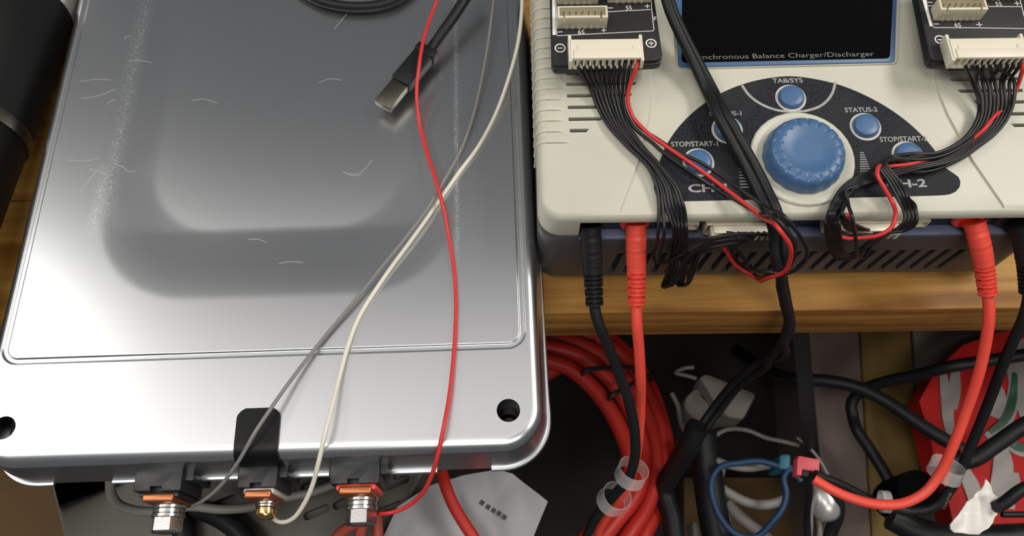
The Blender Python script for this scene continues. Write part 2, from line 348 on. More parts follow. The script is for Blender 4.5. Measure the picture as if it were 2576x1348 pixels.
near, far = RC-r*np.cos(t), RC-r*np.sin(t); nx = np.where(inarc, np.where(dx <= dy, near, far), dx); ny = np.where(inarc, np.where(dx <= dy, far, near), dy)
pu = np.where(uu < 0, -HWM+nx, HWM-nx); pv = np.where(vv < (V0+V1)/2, V0+ny, V1-ny)
z = np.where(d < RE, ZT-RE+np.sqrt(np.maximum(RE**2-(RE-d)**2, 0)), ZT)
gd = np.abs(sd(pu, pv, GL, GF, GR, 280, 6.0)); q_ = np.clip((1.35-gd)/.55, 0, 1); z = z-.55*q_*q_*(3-2*q_)
so = sd(pu, pv, OL, OF_, OR_, 255, 40.); si = sd(pu, pv, IL, IF_, IR, 232, 30.)
w = np.clip(-so/(np.abs(so)+np.abs(si)+1e-6), 0, 1); w = np.where(si < 0, 1, w); w = np.where(so > 0, 0, w)
sm = w*w*(3-2*w)*.35+w*.65
fv = np.clip((pv-IF_)/70, 0, 1); z = z-2.5*(1-.62*(1-(1-fv)**2))*sm
# the swollen lid rises very gently towards the middle of its floor

P = np.stack([pu, pv, z], -1).reshape(-1, 3)
f = [(j*nu+i, j*nu+i+1, (j+1)*nu+i+1, (j+1)*nu+i) for j in range(nv-1) for i in range(nu-1)]
rim = [i for i in range(nu)]+[j*nu+nu-1 for j in range(1, nv)]+[(nv-1)*nu+i for i in range(nu-2, -1, -1)]+[j*nu for j in range(nv-2, 0, -1)]
g = G(); g.add(P, f); base = len(P); low = P[rim].copy(); low[:, 2] = 12.; cc_ = np.array([(0, (V0+V1)/2)]); ed_ = low[:, :2]-cc_; en_ = np.sign(ed_)*np.stack([np.clip((np.abs(ed_[:, 0])-HWM+RC)/RC, 0, 1), np.clip((np.abs(ed_[:, 1])-(V1-V0)/2+RC)/RC, 0, 1)], -1); low[:, :2] += 2.5*en_/np.maximum(np.linalg.norm(en_, axis=1), 1e-6)[:, None]; g.v.append(low); g.n += len(low)
for k in range(len(rim)): k2 = (k+1) % len(rim); g.f.append((rim[k2], rim[k], base+k, base+k2))
ALU = aluminium([(OL*S, .0055, .085, .235, .50), (OL*S-.009, .010, .10, .18, .56), (OR_*S, .0016, .06, .24, .46), (OL*S-.004, .004, .09, .13, .48)])
lid = g.build('lid', ALU, mod, smooth=60)
HOLES = [ML(1279, 1032, 35), ML(9, 1076, 35)]; rh = 4.55
k = G()
for h in HOLES: k.lathe([(rh, 20), (rh, 45)], (h[0], h[1], 0), UPV, 40)
cut(lid, k); bm = bmesh.new(); bm.from_mesh(lid.data)
dead = [q for q in bm.faces if any((q.calc_center_median().xy-Vector(h[:2])*S).length < (rh+.02)*S for h in HOLES) and q.calc_center_median().z < .0348]
bmesh.ops.delete(bm, geom=dead, context='FACES'); bm.to_mesh(lid.data); bm.free()
lid.data.shade_smooth(); lid.data.set_sharp_from_angle(angle=math.radians(60))
ALU2 = aluminium([])
for h in HOLES:                                          # spacer tube seen through each hole
    g = G(); g.lathe([(4.85, .4), (4.85, 21), (4.5, 21), (4.5, 9), (3.5, 8), (3.5, .4), (4.85, .4)], (h[0], h[1], 0), UPV, 28, cap=False); g.build('bushing', 'bush', mod)
o2 = rrect(-HWM+2, V0+2, HWM-2, V1-2, 15)
g = G(); g.loft([[(a, b, 0.) for a, b in rrect(-HWM+4, V0+4, HWM-4, V1-4, 13)], [(a, b, 2.) for a, b in o2], [(a, b, 12.5) for a, b in o2]]); low_ = g.build('lower_shell', ALU2, mod)
k = G()
for h in HOLES: k.lathe([(4.9, -3), (4.9, 20)], (h[0], h[1], 0), UPV, 28)
cut(low_, k)
def outline(uvs, gap): return uvs
FL = -8.6; ZF = 12.0
def flange(path, name='rim_flange'):
    g = G(); q = spline(path, 1.2); T = np.gradient(q, axis=0); T /= np.linalg.norm(T, axis=1)[:, None]; N = np.cross(T, UPV); L = []
    for p_, n_ in zip(q, N): L.append([p_-n_*5+UPV*.7, p_-n_*5-UPV*.8, p_-n_*.3-UPV*.9, p_+n_*.2, p_-n_*.3+UPV*.7])
    g.loft(L); g.build(name, ALU2, mod)
def corner(sgn, ex=3.6):
    return [(sgn*(HWM-17+(17+ex)*math.cos(a)), V0+17-(17+ex)*math.sin(a), ZF) for a in np.linspace(0, math.pi/2, 9)]
ul = [ML(x, 1200, ZF)[0] for x in (140, 286, 1100, 1237)]
flange([(ul[1], FL, ZF), (0, FL, ZF), (ul[2], FL, ZF)])
flange(([(HWM+3.2, 120, ZF), (HWM+3.2, 40, ZF), (HWM+3.4, 22, ZF)]+corner(1)+[(ul[3], FL, ZF)])[::-1])
flange(([(ul[0], FL, ZF)]+corner(-1)[::-1]+[(-HWM-3.5, 22, ZF), (-HWM-3.4, 60, ZF), (-HWM-3.4, 120, ZF)])[::-1])
# black clip folded over the front edge
cu0, cu1 = ML(592, 1100, 35)[0], ML(702, 1100, 35)[0]; cv = ML(650, 1026, 35.8)[1]
prof = [(cv, 35.0), (1., 35.0)]+[(-5*math.sin(a)-.0, 30+5*math.cos(a)) for a in np.linspace(.25, math.pi/2, 6)]+[(-5.2, 22)]
outp = [(v, zz+.9) for v, zz in prof[:2]]+[(-5.95*math.sin(a), 30+5.95*math.cos(a)) for a in np.linspace(.25, math.pi/2, 6)]+[(-6.2, 22)]
g = G(); loops = []
for k, ((v, zz), (v2, z2)) in enumerate(zip(prof, outp)):
    e = 0
    loops.append([(cu0+e, v, zz), (cu1-e, v, zz), (cu1-e, v2, z2), (cu0+e, v2, z2)])
l0 = loops[0]; first = []
for q, e, dv in ((0, 3.2, 0), (1, 1.6, .9), (2, .5, 2.2), (3, 0, 3.4)):
    first.append([(cu0+e, cv-dv, 35.0), (cu1-e, cv-dv, 35.0), (cu1-e, cv-dv, 35.9), (cu0+e, cv-dv, 35.9)])
g.loft(first+loops[1:]); g.build('clip', 'clipblack', mod, smooth=50)
# terminals
def hexbolt(g, c, r, l):                                 # hexagon head along -v
    L = []
    for rr, vv_ in ((r*.99, 0), (r, l-.7), (r*.86, l)):
        L.append([(c[0]+rr*math.cos(math.radians(90+60*k+30)), c[1]-vv_, c[2]+rr*math.sin(math.radians(90+60*k+30))) for k in range(6)])
    g.loft(L)
def terminal(bk, fr, capm, big, lab, zt=25.0):
    u0 = (ML(bk[0], bk[2], zt)[0]+ML(fr[0], fr[2], zt)[0])/2; u1 = (ML(bk[1], bk[2], zt)[0]+ML(fr[1], fr[2], zt)[0])/2; vf = ML((fr[0]+fr[1])/2, fr[2], zt)[1]; uc = (u0+u1)/2
    g = G(); g.box((uc, (vf-3)/2, zt/2+1), (u1-u0, abs(vf)-3, zt-2), bev=.5)
    b = g.build('terminal_block', 'black', mod); b['label'] = lab
    k = G(); k.box((uc-.5, vf+.3, zt-1.2), (4.6, 3.2, 5)); cut(b, k)
    g = G(); g.box((uc+.8, -7.8, 11.5), (u1-u0+4.6, 4.4, 20), bev=.5); g.build('mounting_ear', 'black', b)
    g = G(); g.box((uc+.2, vf-.9, 13), (u1-u0-3.2, 2.2, 19.5), bev=.7); g.build('insulator_cap', capm, b)
    g = G(); g.box((uc+.1, vf-2.2, 13.6), (u1-u0-(6.2 if big else 4.6), 3.2, 20.4), bev=.9, seg=3); g.build('copper_plate', 'copper', b)
    cz = 13.0; y0 = vf-3.8; c = (uc+1., y0, cz)
    if big:
        for q, (rr, th) in enumerate(((6.3, 1.5), (6.0, 1.8), (6.3, 1.5))):
            g = G(); g.lathe([(3, 0), (rr-.25, 0), (rr, .25), (rr, th-.25), (rr-.25, th), (3, th)], c, (0, -1, 0), 32); g.build('washer', 'steel', b); c = (c[0], c[1]-th-.05, c[2])
        g = G(); hexbolt(g, c, 6.2, 5.6); g.build('hex_bolt', 'steel', b)
    else:
        for rr, th in ((4.6, 1.1), (4.3, 1.0)):
            g = G(); g.lathe([(2, 0), (rr-.2, 0), (rr, .2), (rr, th-.2), (rr-.2, th), (2, th)], c, (0, -1, 0), 28); g.build('washer', 'steel', b); c = (c[0], c[1]-th-.05, c[2])
        g = G(); g.lathe([(3.7, 0), (4.1, .4), (4.15, 2.4), (3.9, 3.4), (3.2, 4.2), (1.7, 4.7), (1.7, 3.4), (.2, 3.4)], c, (0, -1, 0), 28); g.build('round_head_screw', 'brass', b)
    return b, c
T1 = terminal((345, 463, 1167), (333, 453, 1235), 'black', True, 'black terminal block with a hex bolt and a dark insulator')
T2 = terminal((606, 700, 1147), (594, 696, 1226), 'insul', False, 'black terminal block with a small brass coloured screw and a white insulator')
T3 = terminal((832, 955, 1148), (831, 953, 1216), 'redlead', True, 'black terminal block with a hex bolt and a red insulator')
# fine scratches on the lid (paler, matt hairlines)
g = G(); M['scratch'] = mat('scratch', (205, 205, 205), .6, metal=.6)
for s in ([(860, 430), (900, 432), (935, 400)], [(865, 428), (885, 437), (905, 436)], [(840, 70), (856, 50), (872, 30)], [(200, 205), (240, 200), (280, 201)], [(205, 248), (250, 240), (290, 225)], [(322, 154), (350, 152), (380, 156)],
          [(285, 410), (310, 420), (325, 431), (340, 427)], [(200, 485), (235, 440), (245, 430)], [(170, 402), (210, 405), (250, 398)], [(480, 250), (505, 246), (545, 256)], [(620, 597), (645, 596), (668, 605)], [(800, 205), (830, 195), (860, 199)], [(1150, 360), (1152, 420), (1149, 470)], [(330, 90), (318, 92), (312, 100)], [(270, 260), (285, 252), (292, 250)], [(225, 425), (240, 430), (252, 421)], [(700, 660), (730, 655), (760, 658)]):
    q = [ML(x, y, 35)[:2] for x, y in s]
    def hz(u, v):
        i = np.searchsorted(US, u); j = np.searchsorted(VS, v); return z[j-1:j+1, i-1:i+1].max()
    sp = spline([(a, b, 0) for a, b in q], 1.0); sp = np.array([(a, b, hz(a, b)+.03) for a, b, _ in sp]); g.ribbon(sp, .16, UPV, .03, 5.)
g.build('scratch_marks', 'scratch', mod, kind='stuff')
# ------------------------------------------------------------------ black canister at the left
ax = atz(75, 345, 32)-atz(170, 83, 32); ax[2] = 0; ax /= np.linalg.norm(ax); side = np.cross(ax, UPV)     # side points away from the module
side = side if side[0] < 0 else -side
RC2 = 33.0; e = atz(72, 348, 26)+side*RC2*.985; e[2] = RC2+.4
can = thing('canister', 'black cylindrical canister with two silver bands lying left of the aluminium module', 'canister', (e[0], e[1], 0))
def cyl(name, h0, h1, r0, m, bev=1.0, lab=None):
    g = G(); g.lathe([(r0-bev-.5, h0), (r0-bev*.3, h0+bev*.2), (r0, h0+bev), (r0, h1-bev), (r0-bev*.3, h1-bev*.2), (r0-bev-.5, h1)], e, ax, 64); return g.build(name, m, can, label=lab)
cyl('body', 3, 110, RC2-.8, 'canblack'); cyl('silver_band', -3.2, 3.2, RC2+.3, 'nickel', .6, 'bright silver band'); cyl('sleeve', -72, -3, RC2, 'canblack'); cyl('silver_collar', -110, -71.5, RC2+.2, 'silver', 1.5, 'matt silver collar')
g = G()
def canpt(a, h): return e+ax*h+(RC2-.75)*(math.cos(a)*UPV-math.sin(a)*side)
for i, ch in enumerate('396106'):
    a = 1.02; h = 74-i*4.6; p0 = canpt(a, h); n = math.cos(a)*UPV-math.sin(a)*side; hw_ = .35 if ch == '1' else 1.6; v, f_ = textg(ch, p0+ax*hw_, p0-ax*hw_, n, 5.0); g.add(v, f_)
g.build('printed_number', 'dimprint', can)
# ------------------------------------------------------------------ charger
X0, X1, CX, YF = 10.6, 222.4, 116.5, 144.0
ch = thing('charger', 'cream twin channel charger with a blue knob, dark screen and slotted charcoal base', 'charger', (CX, 210, 0))
YB = 290.
def sheared(g):                                          # tilt everything above the seam to the slope of the top
    for v in g.v: v[:, 2] += np.where(v[:, 2] > 52, .07*(v[:, 1]-147), 0)
    return g
g = G(); g.box(((X0+X1)/2, (YF+YB)/2, 57.45), (X1-X0, YB-YF, 18.9), vbev=9, vseg=6, bev=3.8, seg=4); g.v[-1][:, 2] = np.where(g.v[-1][:, 2] < 52, np.maximum(g.v[-1][:, 2], 48), g.v[-1][:, 2])
sheared(g); shell = g.build('top_shell', 'cream', ch, smooth=40)
k = G(); k.box((CX, YF, 53.6), (179, 12, 16.0), bev=0)
cut(shell, k)
g = G(); g.box(((X0+X1)/2, (YF+YB)/2, 27), (X1-X0-.6, YB-YF-.6, 41.6), vbev=9, vseg=6, bev=3.0, seg=3); base_ = g.build('base_case', 'gun', ch, smooth=40)
k = G(); k.box((CX, YF, 49), (179, 11, 8)); cut(base_, k)
k = G()
for i in range(24):
    x = 45.2+6.35*i
    if x > 192: break
    k.loft([[(x-1.35+dx_, 141, zz), (x+1.35+dx_, 141, zz), (x+1.35+dx_, 147.5, zz), (x-1.35+dx_, 147.5, zz)] for dx_, zz in ((-1.1, 11.5), (1.1, 32))])
cut(base_, k)
g = G(); g.box((CX, 148.1, 22), (160, .8, 24)); g.build('vent_shade_sheet', 'pitch', ch)  # black sheet standing in for the dark inside the base slots
for x in (26, 207):
    for y in (155, 275):
        g = G(); g.lathe([(4.5, 0), (5, .6), (5, 6.5)], (x, y, 0), UPV, 20); g.build('foot', 'rubber', ch)
g = G(); g.box((CX, 149.6, 54), (178.6, 1.6, 15.8)); fp = g.build('front_panel', 'navy', ch)
g = G(); g.box((CX, 147.6, 45.6), (178.6, 6, 1.6), bev=.3); g.build('panel_ledge', 'ledge', ch)
# banana sockets and front sockets
for x in (32., 49.6, 183.4, 201.):
    g = G(); g.lathe([(6.2, 0), (6.2, 1.6), (5.6, 2.4), (4.2, 2.4), (4.2, .4)], (x, 148.9, 54.2), (0, -1, 0), 28); g.build('banana_socket', 'black' if x in (32., 201.) else 'redlead', ch)
for x in (70.4, 162.6):
    g = G(); g.box((x, 147.4, 54.2), (9.2, 4.4, 5.6), bev=.5); s_ = g.build('small_port', 'nylon', ch); k = G(); k.box((x, 144.6, 54.2), (7.4, 4, 3.8)); cut(s_, k)
for xa, xb in ((78.4, 106.6), (126.6, 154.8)):
    g = G(); g.box(((xa+xb)/2, 146.6, 54.3), (xb-xa+2.6, 5.6, 9), bev=.4); s_ = g.build('balance_socket', 'nylon', ch); k = G(); k.box(((xa+xb)/2, 144, 54.4), (xb-xa+1.2, 7.4, 7.8)); cut(s_, k)
# raised side wings with ventilation slots, ribs down the flank
def mir(P): P = np.array(P, float); P[..., 0] = 2*CX-P[..., 0]; return P
wl = [top(1640, 168, 0), top(1637, 240, 0), top(1630, 300, 0), top(1603, 415, 0), top(1560, 528, 0)]
yw = TO[1]; wing = [(14.0, 276.), (14., 150.)]
def tp(x, y, dz=0.): return np.array([x, y, topz(y)])+TN*dz
half = [np.array([p[0], p[1], topz(p[1])]) for p in wl]; half[0] = tp(half[0][0]-.4, 300); half.append(tp(top(1552, 552)[0]-.3, 138))
cen = half+[mir(p) for p in half[::-1]]
g = G(); g.slab(np.array(cen), TN*4); cut(shell, g)
slots = [(1424, 1640, 160), (1423, 1598, 187), (1424, 1597, 213.5), (1426, 1585, 243), (1428, 1552, 272), (1430, 1512, 302), (1433, 1476, 331)]
def slotx(): return [(top(a, y)[0], top(b, y+1)[0], top((a+b)/2, y)[1]) for a, b, y in slots]+[(22.5, 51, top(1450, y)[1]) for y in (133, 106, 79, 52, 25, -2)]
for m_ in (0, 1):
    k = G(); back = G()
    for a, b, y in slotx():
        q = np.array([tp(a, y-.75, -.3), tp(b-.2, y-.75, -.3), tp(b+.9, y+.75, -.3), tp(a, y+.75, -.3)]); q = mir(q)[::-1] if m_ else q; k.slab(q-TN*1.0, TN*4)
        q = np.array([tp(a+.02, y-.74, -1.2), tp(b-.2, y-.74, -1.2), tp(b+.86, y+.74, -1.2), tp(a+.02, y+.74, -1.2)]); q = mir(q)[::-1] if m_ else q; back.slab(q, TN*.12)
    cut(shell, k); back.build('vent_shade_sheet', 'pitch', ch)  # black strips added as the shade at the bottom of the slots
    for i in range(21):
        y = top(1345, 352)[1]+4.95*i
        if y > 279: break
        r_ = G(); xr = 21.8 if i else 24
        sec = [(14.6, .9), (xr-2, 1.0)]
        yy0, yy1 = y-2.1, y+2.3
        # wedge shingle: proud on its near edge, flush at its far edge, folded over the flank
        def pt(x, yy, h): return tp(x, yy, h)
        L = []
        for yy, hh in ((yy0, 1.75), (yy0+.5, 2.0), (yy1, 1.05)):
            pr = hh-.9
            L.append([pt(xr if hh > 1.2 else xr-2, yy, .95), pt(xr-2.5, yy, hh*.9+.05), pt(15, yy, hh), pt(12.2-pr*.4, yy, hh-1.1), pt(10.9-pr*.7, yy, hh-3.2), np.array([10.5-pr*.8, yy, 50.]), np.array([11.4, yy, 50.]), pt(12.5, yy, -3)])
        L = [mir(q) if m_ else np.array(q) for q in L]; r_.loft(L); r_.build('rib', 'cream', ch, smooth=50)
# seam line of the moulded corner
# screen
def quad(a, b, c, d, dz, rad): return roundpoly([top(*a, dz), top(*b, dz), top(*c, dz), top(*d, dz)], rad)
g = G(); g.slab(quad((1702, 176), (2255, 163), (2263, -60), (1691, -60), 0, 2.2), TN*.9, .3); g.build('screen_surround', 'cream', ch)
g = G(); g.slab(quad((1706, 171), (2249, 158), (2257, -60), (1697, -60), .9, 1.6), TN*.7, .25); bz = g.build('screen_bezel', 'bezel', ch)
g = G(); g.slab(quad((1715, 158), (2238, 147), (2248, -60), (1716, -60), 1.6, 1.8), TN*.25); g.build('screen', 'glass', bz)
g = G(); v, f_ = textg('Synchronous Balance Charger/Discharger', top(1744, 146, 1.86), top(2199, 137, 1.86), TN, 3.0, .03, 0.0); g.add(v, f_); g.build('screen_lettering', 'dimprint', bz)
# control overlay: half disc with rounded lower corners
pc = []
for t in np.linspace(0, 1, 40):
    pc.append((t, ))
arc = [(2380, 425), (2345, 372), (2296, 320), (2240, 277), (2180, 243), (2115, 216), (2050, 200), (1990, 193), (1925, 199), (1865, 214), (1805, 240), (1752, 276), (1706, 322), (1672, 375), (1652, 430)]
arcP = spline([top(x, y, 0) for x, y in arc], 2.0)
arcs = arc[::-1]
low_l = [(1646, 452), (1645, 474), (1651, 492), (1664, 503), (1684, 507)]; low_r = [(2372, 491), (2396, 487), (2411, 477), (2416, 462), (2410, 446), (2398, 436)]
arcP = spline([top(x, y) for x, y in [(2410, 446), (2398, 437)]+arc+[(1646, 452), (1645, 474)]], 2.0)
pol = np.vstack([arcP, [top(x, y) for x, y in ((1650, 490), (1657, 499), (1668, 504), (1684, 507), (1800, 504.5), (2060, 499), (2200, 496), (2350, 492), (2372, 491), (2390, 488.5), (2404, 482), (2413, 471), (2415, 458))]])
g = G(); g.slab(pol, TN*.35); ov = g.build('control_overlay', 'panel', ch)
def lath(prof, c, m, name, par=ch, seg=32, fn=None, lab=None): g = G(); g.lathe(prof, c, TN, seg, fn, TX); return g.build(name, m, par, smooth=40, label=lab)
# knob surround
kc = top(2017, 399, .3)
lath([(20.7, -.2), (20.7, .5), (20.2, 1.0), (18.2, 1.1), (17.4, .5), (16, .45)], kc, 'cream', 'knob_surround')
NL = 18
def scal(r, h, th):
    rr = np.full(len(th), r, float); hh = np.full(len(th), h, float)
    wv = np.abs(np.cos(th*NL/2+.2)); notch = np.clip(1-np.abs(((th*NL/(2*math.pi)+.35) % 1)-.5)/.16, 0, 1)
    if r > 13.9 and h < 6.6: rr += .35*(wv-.5)
    if 10.2 < r < 15 and h > 6.2: hh -= .75*notch; 
    return rr, hh
kn = lath([(15.4, .3), (15.75, .8), (15.75, 2.6), (15.2, 4.2), (14.9, 5.6), (14.5, 6.8), (13.8, 7.7), (13.0, 8.2), (12.0, 8.5), (10.9, 8.6), (10.1, 8.55), (9.6, 8.3), (5, 8.15), (.01, 8.1)], kc, 'blue', 'knob', seg=180, fn=scal)
for i in range(NL):
    a = (i+.15)*2*math.pi/NL; e1 = TX*math.cos(a)+np.cross(TN, TX)*math.sin(a); e2 = np.cross(TN, e1); g = G()
    p0, p1 = kc+e1*10.3+TN*8.1, kc+e1*13.7+TN*7.3
    g.loft([[p-e2*.5-TN*.1, p+e2*.5-TN*.1, p+e2*.5+TN*.1, p-e2*.5+TN*.1] for p in (p0, p1)]); g.build('knob_notch', 'dust', kn)
# push buttons
for x, y in ((1989, 244), (1829, 324), (2177, 316), (1757, 406), (2283, 388)):
    c = top(x, y+3, .35); lath([(6.3, 0), (6.3, .12), (5.3, .12), (5.3, 0)], c, 'ring', 'button_ring', ov)
    lath([(5.0, 0), (5.0, 1.6), (4.75, 2.1), (4.2, 2.35), (2, 2.45), (.01, 2.45)], c, 'blue', 'push_button', ch)
def otext(s, a, b, hh, bold=.02, m='greyprint', nm='lettering'):
    g = G(); v, f_ = textg(s, top(*a, .36), top(*b, .36), TN, hh, .05, bold); g.add(v, f_); g.build(nm, m, ov)
otext('TAB/SYS', (1943, 203), (2019, 202), 2.2); otext('STATUS-1', (1784, 286), (1865, 285), 2.1); otext('STATUS-2', (2125, 277), (2207, 275), 2.2)
otext('STOP/START-1', (1688, 363), (1806, 361), 2.3); otext('STOP/START-2', (2213, 351), (2332, 348), 2.3)
otext('CH-1', (1731, 474), (1829, 472), 3.6, .03); otext('CH-2', (2230, 463), (2330, 460), 3.6, .03)
g = G(); g.ribbon([top(x, y, .36) for x, y in ((1866, 214), (1885, 240), (1915, 262), (1955, 277), (1992, 281), (2030, 278), (2068, 264), (2092, 238), (2102, 206))], 1.1, TN, .05); g.build('printed_arc', 'greyprint', ov)
g = G(); g2 = G()
for i in range(11):
    y = 395+i*7.6; w = 7+i*3.1; P0, P1 = top(1857+i*.4, y, .36), top(1857+i*.4+w, y-.3, .36); g.ribbon([P0, P1], .42, TN, .05)
    y = 384+i*5.8; w = 10+i*2.2; P0, P1 = top(2163+i*.15, y, .36), top(2163+i*.15+w, y-.3, .36); g2.ribbon([P0, P1], .42, TN, .05)
g.build('printed_bars', 'greyprint', ov, kind='stuff'); g2.build('printed_bars', 'greyprint', ov, kind='stuff')
# ------------------------------------------------------------------ balance boards
ZB = 84.5                                                # upper face of the boards
def board(corners, hx, labels, lab):
    c = [atz(x, y, ZB) for x, y in corners]; ctr = np.mean(c, 0)
    t = thing('balance_board', lab, 'circuit board', (ctr[0], ctr[1], topz(ctr[1])))
    pl = roundpoly(c, 3.4, 5)
    g = G(); g.slab(pl-UPV*1.6, UPV*1.6, .3); b = g.build('circuit_board', 'pcb', t)
    pl2 = roundpoly([p+np.array([0, -.8, 0]) for p in c], 3.4, 5)
    g = G(); g.slab(pl2-UPV*4.6, UPV*2.9, .4); g.build('backing_plate', 'black', t)
    for p in (c[0]+np.array([13, 12, 0]), c[1]+np.array([-13, 12, 0]), c[1]+np.array([-14, 30, 0]), c[0]+np.array([16, 30, 0])):
        g = G(); zt_ = topz(p[1])+.2; g.lathe([(2.4, zt_), (2.4, ZB-4.6)], (p[0], p[1], 0), UPV, 12); g.build('standoff', 'black', t)
    return t, b
def header(t, x0, x1, yb, dpt, n, m='nylon', rot=0.):     # open shrouded header, n pins; front wall at yb
    w = x1-x0; zc = ZB; h = 6.6; xc = (x0+x1)/2
    g = G(); g.box((xc, yb+dpt/2, zc+h/2), (w, dpt, h), bev=.2); b = g.build('pin_header', m, t)
    k = G(); k.box((xc, yb+dpt/2+.1, zc+h/2+1.6), (w-1.7, dpt-1.8, h)); k.box((x0+2.7, yb, zc+h), (.9, 3, 4.4)); k.box((x1-2.7, yb, zc+h), (.9, 3, 4.4)); cut(b, k)
    p = G()
    for i in range(n): p.box((xc+(i-(n-1)/2)*2.5*min(1, (w-4)/((n-1)*2.5)), yb+dpt/2+.2, zc+3.6), (.62, .62, 5))
    p.build('pins', 'steel', b)
    f_ = G()
    for i in range(n-1): f_.box((xc+(i-(n-2)/2)*2.5*min(1, (w-4)/((n-1)*2.5)), yb-.25, zc+.35), (1.3, .8, .7))
    f_.build('solder_feet', 'steel', b)
def silk(b, L):
    g = G()
    for q in L:
        if q[0] == 'l':
            for a_, b_ in zip(q[2][:-1], q[2][1:]): g.ribbon([atz(*a_, ZB), atz(*b_, ZB)], q[1], UPV, .05, 99)
        elif q[0] == 't': v, f_ = textg(q[1], atz(*q[2], ZB), atz(*q[3], ZB), UPV, q[4], .05, .0); g.add(v, f_)
        elif q[0] == 'c':
            c = atz(*q[1], ZB); r = q[2]; g.ribbon([c+np.array([r*math.cos(a), r*math.sin(a), 0]) for a in np.linspace(0, 2*math.pi, 33)], .5, UPV, .05, 2)
            g.ribbon([c+np.array([-1.0, 0, 0]), c+np.array([1.0, 0, 0])], .5, UPV, .05)
            if q[3]: g.ribbon([c+np.array([0, -1.0, 0]), c+np.array([0, 1.0, 0])], .5, UPV, .05)
    g.build('silkscreen', 'white', b)
def xw(x, y, z=ZB): return atz(x, y, z)
B1, b1 = board([(1388, 165), (1668, 150), (1638, -60), (1383, -60)], None, None, 'left black balance board with 6S and 5S headers beside the screen')
hz = ZB+6.6
def hdr(t, xa, xb, y, n): P0, P1 = atz(xa, y, ZB), atz(xb, y, ZB); header(t, P0[0], P1[0], P0[1], 6.0, n)
hdr(B1, 1401, 1526, 73, 7); hdr(B1, 1402, 1504, 12, 6); hdr(B1, 1528, 1637, 8, 6)
silk(b1, [('l', 1.3, [(1392, -50), (1393, 20), (1394, 88)]), ('l', .28, [(1398, -50), (1400, 85), (1402, 90), (1500, 85), (1600, 80), (1642, 78), (1645, 74), (1639, 20), (1637, -50)]), ('l', .28, [(1525, 30), (1637, 24)]),
          ('t', '6S', (1454, 81), (1470, 80), 2.0), ('t', '5S', (1574, 20), (1589, 19), 2.0), ('l', .34, [(1402, 81), (1415, 80)]), ('l', .34, [(1513, 76.5), (1525, 75.5)]), ('l', .34, [(1518.5, 71), (1519, 81)]), ('l', .34, [(1529, 20), (1542, 20)]), ('l', .34, [(1622, 16), (1635, 15)]), ('l', .34, [(1628.5, 10.5), (1629, 21)]), ('t', 'F', (1645, 47), (1651, 47), 1.9), ('c', (1409, 121), 1.95, 0), ('c', (1638, 109), 1.95, 1)])
B2, b2 = board([(2340, 152), (2622, 140), (2560, -60), (2298, -60)], None, None, 'right black balance board with a 6S header at the photo edge')
hdr(B2, 2348, 2466, 53, 7); hdr(B2, 2476, 2568, 1, 6)
silk(b2, [('l', 1.3, [(2312, -50), (2330, 20), (2343, 66)]), ('l', .28, [(2320, -50), (2334, 20), (2347, 67), (2351, 69.5), (2450, 70), (2576, 72)]), ('l', .28, [(2486, 16.5), (2569, 17)]), ('l', .28, [(2332, 14.5), (2350, 15)]),
          ('l', .28, [(2554, -50), (2566, 0), (2584, 72)]), ('t', '6S', (2401, 62.5), (2417, 63), 2.0), ('t', '5S', (2504, 9.5), (2520, 10), 2.0), ('l', .34, [(2348, 60.5), (2362, 60.5)]), ('l', .34, [(2456, 62), (2471, 62)]), ('l', .34, [(2462, 56), (2465, 67)]), ('l', .34, [(2334, 6), (2346, 6)]), ('l', .34, [(2552, 8), (2565, 9)]), ('l', .34, [(2557, 3), (2560, 14)]), ('c', (2365, 100), 1.95, 0)])
# ------------------------------------------------------------------ balance leads
def plug(t, xa, xb, yf, zb, nm='plug', depth=9.4, n=11, m='ivory'):
    xc = (xa+xb)/2; w = xb-xa
    g = G(); g.box((xc, yf+depth/2, zb+3.0), (w, depth, 6.0), bev=.25); g.box((xc, yf+2.0, zb+3.1), (w-2.2, 4.6, 7.0), bev=.3); p = g.build(nm, m, t)
    k = G()
    for i in range(n): k.box((xc+(i-(n-1)/2)*2.5, yf-.4, zb+3.2), (1.7, 3.6, 4.6))
    cut(p, k)
    for s in (xa-.1, xb+.1): g = G(); g.box((s, yf+depth/2+.9, zb+2.8), (1.3, depth+3.2, 5.4), bev=.25); g.build('latch_arm', m, p)
    g = G()
    for i in range(n+1): g.box((xc+(i-n/2)*2.5, yf+depth+.5, zb+2.2), (1.1, 1.6, 3.4), bev=.15)
    g.build('contact_tails', m, p)
    for s in (xa+3, xb-3):
        g = G(); g.box((s, yf+3.8, zb+6.15), (1.1, 4.6, .5), bev=.1); g.build('key_rib', m, p)
    return p
def fplug(t, xa, xb):
    xc = (xa+xb)/2; g = G(); g.box((xc, 143.6, 54.2), (xb-xa, 7, 5.2), bev=.3); g.box((xc, 143.0, 57.2), (xb-xa-1.6, 4.6, 1.4), bev=.3); p = g.build('plug', 'ivory', t); k = G()
    for i in range(10): k.box((xc+(i-4.5)*2.5, 140.4, 53.4), (1.7, 3, 4.2))
    cut(p, k)
def pth(L):                                              # (x, y, 't', h) above charger top | (x, y, 'z', z) | (x, y, 'Y', Y)
    o = []
    for x, y, k, h in L: o.append(top(x, y, h) if k == 't' else atz(x, y, h) if k == 'z' else atY(x, y, h))
    return o
WR = .72
H1 = thing('balance_lead', 'ten black and one red wire lead plugged into the left balance board', 'wiring', (75, 190, 62))
pa, pb = atz(1432, 150, 90), atz(1620, 141, 90); plug(H1, pa[0]+.7, pb[0]-.7, (pa[1]+pb[1])/2-.6, ZB)
fplug(H1, 79., 106.2)
def wire(t, L, m='wireblack', r=WR): g = G(); g.tube(pth(L), r, 7); return g.build('wire', m, t, smooth=60)
